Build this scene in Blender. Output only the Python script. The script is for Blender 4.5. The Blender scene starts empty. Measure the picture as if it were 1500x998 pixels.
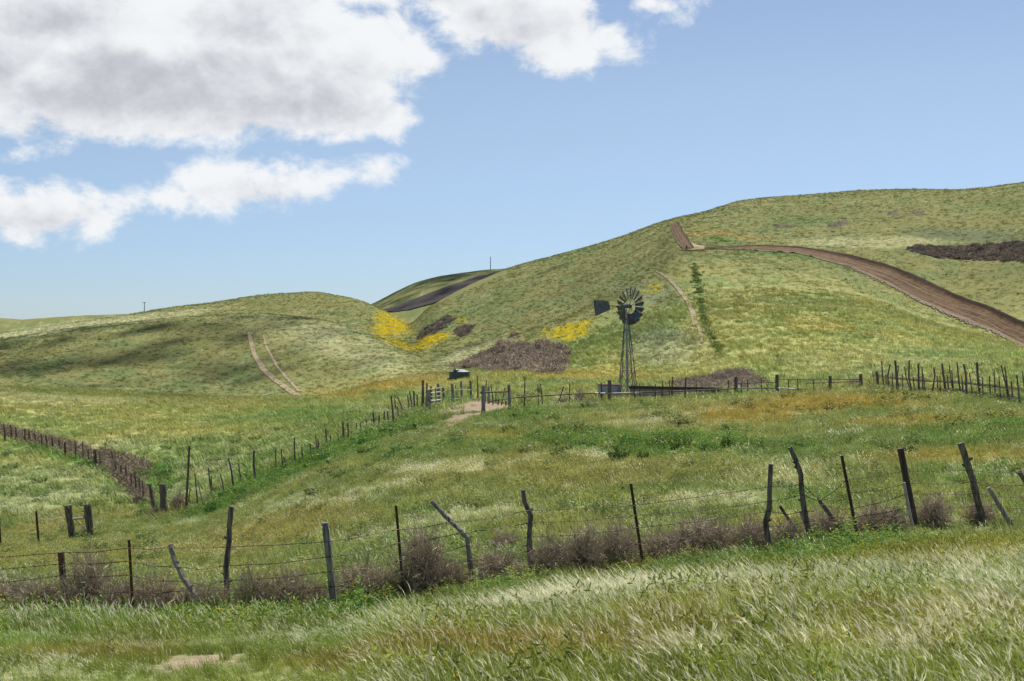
import bpy, math, random
import numpy as np
from mathutils import Vector
random.seed(7); RNG = np.random.default_rng(11)
R_ = math.radians
S = bpy.context.scene
COL = S.collection
# ------------------------------------------------------------------ camera
F = 2000.0; CX = 750.0; CY = 499.0; CZ = 1.7
cd = bpy.data.cameras.new('camera'); cam = bpy.data.objects.new('camera', cd); COL.objects.link(cam)
cam.location = (0, 0, CZ); cam.rotation_euler = (R_(90), 0, 0)
cd.sensor_width = 36.0; cd.lens = 36.0 * F / 1500.0; cd.clip_start = 0.1; cd.clip_end = 20000
S.camera = cam
# ------------------------------------------------------------------ sun, sky, exposure
SUN_AZ, SUN_EL = 27.0, 59.0      # degrees to the right of the view direction (+Y), and up
sunvec = Vector((math.sin(R_(SUN_AZ)) * math.cos(R_(SUN_EL)), math.cos(R_(SUN_AZ)) * math.cos(R_(SUN_EL)), math.sin(R_(SUN_EL))))
sl = bpy.data.lights.new('sun', 'SUN'); sun = bpy.data.objects.new('sun', sl); COL.objects.link(sun)
sl.energy = 5.0; sl.angle = R_(0.5); sl.color = (1.0, 0.955, 0.88)
sun.rotation_euler = (-sunvec).to_track_quat('-Z', 'Y').to_euler()
S.view_settings.view_transform = 'Standard'; S.view_settings.look = 'None'
S.view_settings.exposure = 0.5; S.view_settings.gamma = 1.0; S.view_settings.use_curve_mapping = False
try:
    S.cycles.max_bounces = 5; S.cycles.diffuse_bounces = 2; S.cycles.glossy_bounces = 2
    S.cycles.transparent_max_bounces = 4; S.cycles.transmission_bounces = 3; S.cycles.use_denoising = True
except Exception: pass

class NT:
    """small helper around a node tree"""
    def __init__(s, nt): s.nt = nt; s.n = nt.nodes; s.l = nt.links
    def new(s, t, **k):
        nd = s.n.new(t)
        for a, b in k.items(): setattr(nd, a, b)
        return nd
    def put(s, sock, v):
        if isinstance(v, bpy.types.NodeSocket): s.l.new(v, sock)
        else: sock.default_value = v
    def m(s, op, a, b=None, c=None, clamp=False):
        nd = s.new('ShaderNodeMath', operation=op); nd.use_clamp = clamp
        s.put(nd.inputs[0], a)
        if b is not None: s.put(nd.inputs[1], b)
        if c is not None: s.put(nd.inputs[2], c)
        return nd.outputs[0]
    def v(s, op, a, b=None, out=0):
        nd = s.new('ShaderNodeVectorMath', operation=op); s.put(nd.inputs[0], a)
        if b is not None: s.put(nd.inputs[1], b)
        return nd.outputs[out]
    def noise(s, vec, scale, detail=4, rough=.5, dist=0, out=0):
        nd = s.new('ShaderNodeTexNoise'); s.l.new(vec, nd.inputs['Vector'])
        nd.inputs['Scale'].default_value = scale; nd.inputs['Detail'].default_value = detail
        nd.inputs['Roughness'].default_value = rough; nd.inputs['Distortion'].default_value = dist
        return nd.outputs[out]
    def rng(s, x, a, b, c=0.0, d=1.0, smooth=True):
        nd = s.new('ShaderNodeMapRange'); nd.interpolation_type = 'SMOOTHSTEP' if smooth else 'LINEAR'
        s.put(nd.inputs[0], x)
        for i, q in enumerate((a, b, c, d)): s.put(nd.inputs[i + 1], q)
        return nd.outputs[0]
    def mix(s, f, a, b):
        nd = s.new('ShaderNodeMix'); nd.data_type = 'RGBA'; s.put(nd.inputs[0], f)
        for i, q in ((6, a), (7, b)): s.put(nd.inputs[i], q if isinstance(q, bpy.types.NodeSocket) else (*q[:3], 1))
        return nd.outputs[2]

W = bpy.data.worlds.new('World'); S.world = W; W.use_nodes = True
w = NT(W.node_tree); w.n.clear()
out = w.new('ShaderNodeOutputWorld')
sky = w.new('ShaderNodeTexSky'); sky.sky_type = 'NISHITA'; sky.sun_disc = False
sky.sun_elevation = R_(SUN_EL); sky.sun_rotation = R_(SUN_AZ)
sky.altitude = 600; sky.air_density = 1.0; sky.dust_density = 0.25; sky.ozone_density = 3.0
SKY_STRENGTH = 0.076
tc = w.new('ShaderNodeTexCoord'); sep = w.new('ShaderNodeSeparateXYZ'); w.l.new(tc.outputs['Generated'], sep.inputs[0])
dx, dy, dz = sep.outputs
yy = w.m('MAXIMUM', dy, 0.12)
px_ = w.m('DIVIDE', dx, yy); pz_ = w.m('DIVIDE', dz, yy)
cmb = w.new('ShaderNodeCombineXYZ'); w.l.new(px_, cmb.inputs[0]); w.l.new(pz_, cmb.inputs[1]); P = cmb.outputs[0]
warp = w.noise(P, 9, 3, .55, 0, 1)
wv = w.v('MULTIPLY', w.v('SUBTRACT', warp, (.5, .5, .5)), (.045, .03, 0))
Pw = w.v('ADD', P, wv)
def tpx(u, v): return ((u - CX) / F, (CY - v) / F, 0)
# cloud lobes: centre and half-size (as read off the photograph, turned into sky directions)
BL = [(60, 60, 290, 120), (230, 90, 260, 110), (330, 10, 200, 80), (430, 145, 190, 72), (480, 80, 160, 80), (588, 86, 64, 36), (560, 170, 62, 44),
      (15, 165, 75, 38), (-120, 60, 300, 140), (270, 160, 210, 60), (480, 180, 90, 44),
      (600, -20, 120, 38), (650, 8, 75, 38), (760, 26, 150, 66), (815, 72, 80, 46), (895, 58, 62, 38), (730, 0, 130, 50), (960, 4, 50, 22), (1020, 0, 20, 12),
      (50, 308, 135, 44), (130, 312, 60, 38), (-60, 300, 140, 50), (170, 303, 70, 27), (235, 294, 90, 30), (330, 277, 95, 38), (420, 270, 100, 35), (490, 266, 80, 30), (540, 250, 50, 22), (20, 216, 70, 13), (440, 255, 90, 28)]
def blobs(Pn, L, grow=1.0):
    mx = None
    for (u, v, a, b) in L:
        q = w.v('MULTIPLY', w.v('SUBTRACT', Pn, tpx(u, v)), (F / a / grow, F / b / grow, 0))
        d = w.v('LENGTH', q, out=1)
        e = w.m('MULTIPLY', w.m('SUBTRACT', 1.0, d), min(a, b) / 60.0)
        mx = e if mx is None else w.m('MAXIMUM', mx, e)
    return mx
fb = blobs(Pw, BL)
Pn1 = w.v('MULTIPLY', P, (1, 1.35, 1))
fine = w.noise(Pn1, 20, 13, .64, .2)
Pup = w.v('ADD', Pn1, (.004, .016, 0))
fine2 = w.noise(Pup, 20, 11, .60, .15)
dens = w.m('ADD', fb, w.m('ADD', w.m('MULTIPLY', w.m('SUBTRACT', fine, .5), 1.75), w.m('MULTIPLY', w.m('SUBTRACT', w.noise(Pn1, 9, 3, .5), .46), .55)))
# clouds elsewhere in the sky, continuing the same weather
gen = w.noise(w.v('MULTIPLY', tc.outputs['Generated'], (1, 1, 2.2)), 3.2, 7, .58, .2)
gmask = w.rng(gen, .56, .66)
out_frame = w.rng(w.m('MAXIMUM', w.m('ABSOLUTE', px_), w.m('MULTIPLY', w.m('ABSOLUTE', w.m('SUBTRACT', pz_, .04)), 1.25)), .42, .62)
behind = w.rng(dy, .35, .12)
away = w.m('MAXIMUM', out_frame, behind)
up_only = w.rng(dz, .05, .2)
mask_in = w.m('MULTIPLY', w.rng(dens, -.06, .40), w.m('SUBTRACT', 1.0, behind))
mask = w.m('MAXIMUM', mask_in, w.m('MULTIPLY', w.m('MULTIPLY', gmask, away), up_only), clamp=True)
# self-shading of the clouds: thick bellies are greyer than rims and tops
GB = [(240, 130, 330, 80), (420, 160, 170, 55), (60, 20, 190, 50), (360, 30, 120, 50), (760, 42, 110, 42), (640, 5, 90, 22), (60, 318, 130, 22), (400, 285, 80, 14), (-100, 100, 200, 90)]
gb = blobs(Pw, GB)
bil = w.noise(Pn1, 14, 6, .55)
shade = w.m('ADD', w.rng(gb, -.5, 1.1, 0, .85), w.m('MULTIPLY', w.m('SUBTRACT', bil, .5), 1.1))
relief = w.m('MULTIPLY', w.m('SUBTRACT', fine2, fine), 1.2)
shade = w.m('ADD', shade, relief)
ccol = w.mix(w.rng(shade, .0, 1.15), (.64, .655, .67), (.37, .38, .42))
bgc = w.new('ShaderNodeBackground'); w.l.new(ccol, bgc.inputs[0]); bgc.inputs[1].default_value = 1.0
bgs = w.new('ShaderNodeBackground'); bgs.inputs[1].default_value = SKY_STRENGTH
tw_ = w.mix(w.rng(dz, -.01, .2), (.66, .78, 1.03), (1.14, 1.01, .95))
skc = w.v('MULTIPLY', sky.outputs[0], tw_); w.l.new(skc, bgs.inputs[0])
ms = w.new('ShaderNodeMixShader'); w.l.new(mask, ms.inputs[0]); w.l.new(bgs.outputs[0], ms.inputs[1]); w.l.new(bgc.outputs[0], ms.inputs[2])
w.l.new(ms.outputs[0], out.inputs[0])

# ------------------------------------------------------------------ noise
PERM = np.random.default_rng(3).permutation(4096)
ANG = np.random.default_rng(5).random(4096) * 2 * np.pi
GXX, GYY = np.cos(ANG), np.sin(ANG)
def perlin(x, y):
    x = np.asarray(x, float); y = np.asarray(y, float)
    xi = np.floor(x).astype(np.int64); yi = np.floor(y).astype(np.int64)
    xf = x - xi; yf = y - yi
    def g(i, j, a, b):
        h = PERM[(PERM[i & 4095] + j) & 4095]; return GXX[h] * a + GYY[h] * b
    sx = xf * xf * xf * (xf * (xf * 6 - 15) + 10); sy = yf * yf * yf * (yf * (yf * 6 - 15) + 10)
    a = g(xi, yi, xf, yf); b = g(xi + 1, yi, xf - 1, yf); c = g(xi, yi + 1, xf, yf - 1); d = g(xi + 1, yi + 1, xf - 1, yf - 1)
    return 1.4 * ((a + (b - a) * sx) * (1 - sy) + (c + (d - c) * sx) * sy)
def fbm(x, y, o=4, g=.5):
    s = 0; a = 1; t = 0
    for i in range(o):
        s = s + a * perlin(x * 2 ** i + 17.3 * i, y * 2 ** i - 9.1 * i); t += a; a *= g
    return s / t
def ss(x, a, b):
    t = np.clip((x - a) / (b - a), 0, 1); return t * t * (3 - 2 * t)

# ------------------------------------------------------------------ the lie of the land
# ridges, fence lines and hollows as curves: (bearing u, height v, distance) -> heights
CURVES = [
 [(-400, 2199, 2), (1900, 2199, 2)],
 [(-400, 1000, 7), (0, 995, 7), (250, 998, 7), (700, 990, 7), (1100, 975, 7), (1500, 960, 7), (1900, 940, 7)],
 [(-400, 955, 12), (0, 950, 12), (200, 966, 11.0), (330, 960, 11.5), (600, 938, 12), (1000, 900, 12), (1500, 862, 12), (1900, 820, 12)],
 [(-400, 955, 17), (0, 925, 17.5), (95, 917, 17.7), (300, 921, 18), (490, 908, 19), (690, 874, 20), (780, 858, 20.5), (940, 842, 21), (1130, 818, 21), (1190, 813, 21.5), (1250, 806, 22), (1340, 791, 23), (1440, 786, 23.5), (1500, 783, 24), (1900, 757, 26)],
 [(-400, 855, 38), (0, 838, 38), (300, 820, 38), (450, 772, 38), (600, 722, 38), (900, 682, 38), (1300, 646, 38), (1500, 640, 37), (1900, 635, 35)],
 [(-400, 800, 72), (0, 768, 72), (150, 762, 72), (240, 756, 72), (300, 742, 72), (450, 675, 72), (600, 620, 76), (700, 602, 72), (740, 604, 70), (900, 592, 72), (1050, 587, 70), (1200, 579, 66), (1300, 574, 62), (1400, 580, 57), (1500, 590, 53), (1900, 600, 48)],
 [(-400, 648, 118), (0, 645, 118), (150, 640, 115), (300, 632, 115), (450, 613, 115), (600, 591, 115), (700, 582, 110), (900, 575, 105), (1000, 571, 105), (1200, 564, 95), (1300, 560, 90), (1500, 566, 85), (1900, 580, 75)],
 [(-400, 560, 190), (0, 568, 190), (150, 573, 185), (300, 583, 175), (450, 583, 165), (600, 563, 150), (700, 553, 150), (900, 549, 145), (1000, 540, 135), (1200, 525, 125), (1500, 528, 120), (1900, 540, 105)],
 [(-400, 566, 235), (0, 575, 235), (150, 580, 230), (300, 590, 220), (450, 584, 200), (600, 553, 190), (700, 545, 180), (820, 520, 180), (900, 500, 175), (1000, 470, 170), (1200, 460, 165), (1500, 515, 155), (1900, 530, 130)],
 [(-400, 530, 330), (0, 497, 340), (100, 482, 340), (200, 471, 340), (300, 463, 340), (370, 460, 340), (467, 468, 330), (520, 484, 310), (560, 497, 290), (608, 518, 275), (640, 532, 260), (700, 530, 235), (760, 505, 235), (820, 476, 240), (900, 434, 245), (960, 398, 250), (1000, 366, 255), (1060, 363, 262), (1100, 365, 265), (1170, 371, 262), (1240, 389, 255), (1300, 415, 245), (1350, 443, 235), (1400, 465, 225), (1450, 482, 212), (1500, 510, 195), (1700, 600, 160), (1900, 600, 140)],
 [(-400, 540, 400), (0, 512, 400), (200, 486, 400), (370, 472, 400), (467, 478, 390), (520, 492, 365), (560, 499, 345), (608, 509, 320), (640, 507, 300), (700, 500, 290), (760, 488, 275), (820, 470, 262), (900, 428, 262), (960, 392, 265), (1000, 360, 270), (1060, 360, 276), (1100, 361, 279), (1170, 364, 277), (1240, 376, 270), (1300, 392, 261), (1350, 414, 250), (1400, 438, 240), (1450, 455, 227), (1500, 478, 209), (1700, 560, 175), (1900, 570, 152)],
 [(-400, 500, 520), (0, 487, 520), (100, 474, 520), (185, 462, 520), (250, 451, 520), (300, 445, 520), (400, 431, 500), (456, 428, 490), (485, 431, 480), (515, 437, 470), (544, 447, 460), (571, 460, 450), (597, 477, 440), (629, 451, 440), (667, 429, 450), (747, 395, 470), (800, 381, 470), (900, 355, 460), (975, 331, 440), (1030, 318, 440), (1090, 300, 440), (1200, 291, 440), (1300, 286, 440), (1400, 284, 430), (1450, 280, 425), (1500, 274, 420), (1900, 240, 400)],
 [(-400, 515, 660), (0, 500, 660), (300, 470, 660), (456, 462, 640), (597, 500, 600), (747, 440, 640), (1000, 380, 640), (1500, 340, 620), (1900, 320, 600)],
 [(-400, 477, 950), (0, 470, 950), (100, 464, 950), (180, 461, 950), (260, 466, 950), (500, 462, 900), (544, 446, 900), (580, 428, 900), (613, 413, 900), (667, 402, 900), (720, 396, 900), (800, 394, 900), (1000, 400, 900), (1500, 400, 900), (1900, 400, 900)],
 [(-400, 490, 1300), (0, 487, 1300), (500, 490, 1300), (1000, 480, 1300), (1900, 480, 1300)],
 [(-400, 466, 3200), (0, 467.5, 3200), (40, 470, 3200), (300, 480, 3200), (1900, 480, 3200)],
 [(-400, 490, 4200), (1900, 490, 4200)],
]
def pchip(x, y, xq):
    x = np.asarray(x, float); y = np.asarray(y, float); h = np.diff(x); d = np.diff(y) / h
    m = np.zeros_like(y)
    if len(x) > 2:
        w1 = 2 * h[1:] + h[:-1]; w2 = h[1:] + 2 * h[:-1]
        ok = d[:-1] * d[1:] > 0
        with np.errstate(divide='ignore', invalid='ignore'):
            m[1:-1] = np.where(ok, (w1 + w2) / (w1 / np.where(ok, d[:-1], 1) + w2 / np.where(ok, d[1:], 1)), 0)
    m[0] = d[0]; m[-1] = d[-1]
    xq = np.clip(xq, x[0], x[-1]); i = np.clip(np.searchsorted(x, xq) - 1, 0, len(x) - 2)
    t = (xq - x[i]) / h[i]
    return ((1 + 2 * t) * (1 - t) ** 2 * y[i] + t * (1 - t) ** 2 * h[i] * m[i] + t * t * (3 - 2 * t) * y[i + 1] + t * t * (t - 1) * h[i] * m[i + 1])
UT = np.arange(-400, 1901, 4.0); LD = np.linspace(math.log(2), math.log(4200), 1100); DT = np.exp(LD)
KD = []; KZ = []
for c in CURVES:
    a = np.array(c, float); z = CZ + (CY - a[:, 1]) / F * a[:, 2]
    KD.append(pchip(a[:, 0], a[:, 2], UT)); KZ.append(pchip(a[:, 0], z, UT))
KD = np.array(KD); KZ = np.array(KZ)
ZT = np.array([pchip(KD[:, i], KZ[:, i], DT) for i in range(len(UT))])      # [u, D]
k5 = np.array([1, 4, 6, 4, 1.0]); k5 /= k5.sum()
for _ in range(2):
    Zp = np.pad(ZT, ((2, 2), (0, 0)), mode='edge'); ZT = sum(k5[i] * Zp[i:i + ZT.shape[0]] for i in range(5))
def base_z(X, Y):
    X = np.asarray(X, float); D = np.clip(np.asarray(Y, float), 2.0, 4190)
    u = np.clip(CX + F * X / D, -400, 1899.9); fu = (u + 400) / 4.0; i = np.clip(fu.astype(int), 0, len(UT) - 2); fu = fu - i
    fd = (np.log(D) - LD[0]) / (LD[1] - LD[0]); j = np.clip(fd.astype(int), 0, len(LD) - 2); fd = fd - j
    return (ZT[i, j] * (1 - fu) + ZT[i + 1, j] * fu) * (1 - fd) + (ZT[i, j + 1] * (1 - fu) + ZT[i + 1, j + 1] * fu) * fd
def ground(X, Y):
    X = np.asarray(X, float); Y = np.asarray(Y, float)
    z = base_z(X, Y)
    a1 = np.interp(Y, [0, 15, 30, 60, 120, 200, 450, 1500], [.02, .05, .10, .18, .2, .25, .4, .5])
    a2 = np.interp(Y, [0, 15, 30, 60, 100, 200, 450, 1500], [.02, .05, .09, .13, .12, .06, .08, .3])
    z = z + a1 * fbm(X / 17 + 3.1, Y / 15, 3) + a2 * fbm(X / 3.6, Y / 3.0 + 40, 3)
    return z
VT = CY - (ZT - CZ) / DT[None, :] * F
RUN = np.minimum.accumulate(VT, axis=1)
def cast(u, v):
    """where the line of sight through photo pixel (u,v) meets the ground"""
    u = np.atleast_1d(np.asarray(u, float)); v = np.atleast_1d(np.asarray(v, float))
    fu = np.clip((u + 400) / 4.0, 0, len(UT) - 1.001); i = fu.astype(int); t = (fu - i)[:, None]
    V = RUN[i] * (1 - t) + RUN[i + 1] * t
    hit = V <= v[:, None]; j = np.argmax(hit, axis=1); j = np.where(hit.any(1), j, len(DT) - 1); j = np.clip(j, 1, len(DT) - 1)
    r = np.arange(len(u)); v0 = V[r, j - 1]; v1 = V[r, j]
    s = np.clip((v0 - v) / np.maximum(v0 - v1, 1e-6), 0, 1)
    D = DT[j - 1] * (1 - s) + DT[j] * s
    X = (u - CX) / F * D
    return X, D, ground(X, D)
def cast1(u, v):
    a, b, c = cast(u, v); return float(a[0]), float(b[0]), float(c[0])
def visible(u, D, margin=.5):
    fu = np.clip((u + 400) / 4.0, 0, len(UT) - 1.001).astype(int)
    j = np.clip(((np.log(D) - LD[0]) / (LD[1] - LD[0])).astype(int), 0, len(LD) - 1)
    return VT[fu, j] <= RUN[fu, j] + F * margin / D

# ------------------------------------------------------------------ what grows where
GREEN = np.array([.215, .270, .090]); OLIVE = np.array([.300, .300, .098]); LUSH = np.array([.125, .235, .055]); TAN = np.array([.33, .28, .10])
PALE = np.array([.56, .56, .32]); ORANGE = np.array([.42, .29, .06]); REDDY = np.array([.30, .205, .085])
DEAD = np.array([.195, .158, .118]); DEADP = np.array([.155, .128, .10]); DIRT = np.array([.27, .205, .14]); YEL = np.array([.92, .72, .03])
BLUEG = np.array([.15, .19, .11]); SOIL = np.array([.055, .045, .040])
def inpoly(u, v, poly):
    c = np.zeros(np.shape(u), bool); n = len(poly)
    for i in range(n):
        x0, y0 = poly[i]; x1, y1 = poly[(i + 1) % n]
        if y0 == y1: continue
        k = ((y0 > v) != (y1 > v)) & (u < (x1 - x0) * (v - y0) / (y1 - y0) + x0); c ^= k
    return c
# (u, v, half-width, half-height, tilt, colour, strength)
SPOTS = [
 # near grass
 (880, 905, 150, 18, -6, PALE, .9), (1420, 965, 120, 22, -10, PALE, .55), (1330, 925, 120, 14, -8, TAN, .5), (1000, 925, 110, 12, -6, TAN, .4), (1100, 988, 130, 12, -5, PALE, .5), (40, 990, 110, 14, 0, PALE, .8), (1460, 905, 70, 22, 0, PALE, .4), (1120, 865, 160, 14, -8, PALE, .45), (420, 940, 80, 12, 0, PALE, .4),
 (850, 975, 150, 20, 0, REDDY, .65), (600, 978, 200, 16, 0, REDDY, .55), (1300, 975, 120, 12, 0, REDDY, .5), (1430, 840, 110, 24, -8, OLIVE, .8), (1150, 905, 130, 18, -6, OLIVE, .6), (1440, 935, 90, 18, -6, REDDY, .4), (150, 962, 150, 12, 0, REDDY, .45), (1000, 945, 120, 16, 0, REDDY, .35),
 (130, 925, 300, 30, 0, LUSH, .7), (450, 905, 150, 40, 0, LUSH, .8), (700, 885, 120, 26, -14, LUSH, .45), (1000, 845, 130, 16, -12, LUSH, .6), (1230, 815, 170, 20, -8, LUSH, .75), (930, 870, 60, 12, 0, OLIVE, .5),
 # meadow
 (640, 690, 80, 7, -4, PALE, .8), (560, 718, 70, 7, -8, PALE, .6), (700, 757, 110, 10, -4, PALE, .6), (1020, 738, 120, 10, -6, PALE, .7), (960, 620, 60, 4, -4, PALE, .5), (1150, 700, 80, 7, -6, PALE, .4), (880, 672, 40, 5, 0, PALE, .5), (60, 735, 120, 12, -8, PALE, .45), (60, 700, 140, 8, -6, PALE, .4), (300, 690, 60, 10, 0, PALE, .3), (470, 740, 90, 8, -5, PALE, .4), (610, 750, 60, 6, 0, LUSH, .4),
 (400, 702, 55, 14, -20, LUSH, .9), (470, 672, 60, 12, -18, LUSH, .9), (530, 648, 50, 11, -16, LUSH, .9), (330, 738, 60, 10, -20, LUSH, .9), (600, 625, 50, 10, -10, LUSH, .7), (650, 592, 40, 4, -10, LUSH, .9), (590, 670, 80, 14, 0, LUSH, .5), (235, 705, 25, 40, 30, LUSH, .7), (120, 680, 130, 6, 17, LUSH, .7),
 (850, 645, 150, 16, 0, LUSH, .75), (1010, 658, 130, 14, 0, LUSH, .8), (760, 612, 70, 10, 0, LUSH, .7), (690, 660, 70, 12, 0, LUSH, .4), (1420, 640, 110, 20, 0, LUSH, .55), (1190, 660, 60, 8, 0, LUSH, .5), (1420, 700, 90, 16, 0, LUSH, .6), (1180, 735, 60, 12, 0, LUSH, .4),
 (1120, 612, 110, 11, -3, ORANGE, .5), (1260, 595, 150, 11, 0, ORANGE, .5), (1340, 622, 100, 10, 0, ORANGE, .35), (720, 640, 60, 8, 0, ORANGE, .35), (1060, 690, 160, 16, 0, OLIVE, .5), (880, 705, 130, 14, 0, OLIVE, .75), (440, 775, 180, 26, -8, TAN, .4), (820, 770, 120, 20, 0, OLIVE, .6), (1400, 670, 130, 14, 0, ORANGE, .35), (1130, 775, 60, 14, 0, ORANGE, .25), (60, 820, 120, 26, 0, OLIVE, .6), (930, 735, 90, 8, 0, ORANGE, .25),
 (120, 600, 260, 18, 4, OLIVE, .6), (50, 585, 160, 8, 3, PALE, .35), (250, 625, 160, 10, 4, OLIVE, .5), (400, 615, 90, 14, 0, LUSH, .25), (480, 610, 80, 12, 0, LUSH, .3), (160, 655, 80, 8, 0, PALE, .4),
 # hills
 (590, 560, 70, 11, -6, ORANGE, .5), (500, 577, 60, 7, 0, ORANGE, .45), (520, 510, 110, 26, 22, PALE, .26), (420, 490, 90, 22, 12, PALE, .15), (300, 490, 120, 22, 0, OLIVE, .3), (430, 445, 120, 12, 0, OLIVE, .5), (90, 480, 150, 6, -8, PALE, .6), (250, 462, 80, 6, -8, PALE, .4),  # last two bands put sunlight on the back hill into the colour
 (680, 520, 60, 9, -24, PALE, .4), (880, 440, 150, 20, -22, OLIVE, .35), (700, 450, 90, 12, -24, LUSH, .35), (970, 505, 50, 32, 0, BLUEG, .75), (990, 520, 60, 26, 0, PALE, .3), (950, 430, 50, 18, 0, BLUEG, .5), (880, 548, 130, 9, 0, ORANGE, .35), (720, 560, 70, 5, 0, OLIVE, .6), (870, 500, 60, 26, -20, LUSH, .3),
 (1350, 320, 240, 26, 0, OLIVE, .55), (1050, 345, 60, 10, 4, ORANGE, .4), (1480, 430, 130, 40, 0, OLIVE, .7), (1280, 355, 120, 9, 0, PALE, .35), (1420, 345, 100, 9, 4, BLUEG, .6), (1180, 430, 160, 60, 0, OLIVE, .3), (1100, 520, 200, 30, 0, OLIVE, .35), (1300, 530, 150, 22, 0, PALE, .15), (1200, 480, 60, 12, 0, ORANGE, .15), (1150, 372, 90, 6, 6, LUSH, .8), (1060, 352, 30, 5, 6, LUSH, .8), (1480, 300, 60, 8, 0, LUSH, .4), (1180, 322, 60, 5, 0, LUSH, .6), (700, 440, 30, 9, -25, PALE, .1),
]
YPOLY = [[(553, 459), (563, 457), (578, 463), (599, 476), (582, 486), (562, 493), (547, 484), (557, 470)],
         [(566, 496), (580, 499), (610, 511), (604, 513), (584, 506), (566, 500)],
         [(610, 509), (617, 500), (632, 491), (657, 489), (650, 496), (632, 504), (618, 511)],
         [(560, 458), (575, 461), (600, 478), (612, 486), (596, 494), (575, 493)],
         [(795, 489), (820, 480), (862, 470), (858, 488), (838, 500), (806, 494)],
         [(668, 469), (680, 465), (680, 472), (670, 473)], [(945, 421), (970, 416), (968, 427), (945, 429)]]
DPOLY = [[(612, 494), (622, 482), (655, 463), (668, 466), (655, 480), (630, 492), (618, 497)], [(662, 487), (678, 476), (694, 479), (692, 488), (676, 493)],
         [(1326, 366), (1345, 359), (1400, 362), (1500, 354), (1560, 352), (1560, 390), (1500, 383), (1430, 382), (1370, 378)],
         [(1208, 333), (1222, 324), (1246, 321), (1242, 329), (1222, 335)], [(1128, 331), (1145, 327), (1166, 331), (1150, 335)], [(1298, 312), (1315, 308), (1318, 314), (1300, 316)], [(1335, 311), (1352, 309), (1355, 315), (1340, 316)]]
BROWN = [[(660, 537), (700, 522), (735, 505), (770, 504), (800, 503), (828, 512), (831, 535), (820, 548), (795, 549), (762, 544), (728, 545), (690, 541)], [(735, 505), (722, 510), (752, 492), (762, 494)]]
BRUSHR = [[(985, 566), (1000, 558), (1035, 553), (1062, 543), (1085, 545), (1120, 560), (1112, 574), (1000, 574), (985, 570)]]
STRIP = [(560, 456), (600, 447), (640, 431), (680, 415), (712, 403), (745, 396), (742, 402), (705, 418), (660, 438), (625, 450), (600, 460)]
BARE = [[(598, 636), (612, 618), (640, 605), (668, 595), (690, 589), (712, 588), (758, 594), (750, 601), (716, 605), (697, 613), (672, 622), (650, 636), (625, 641)]]
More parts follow.
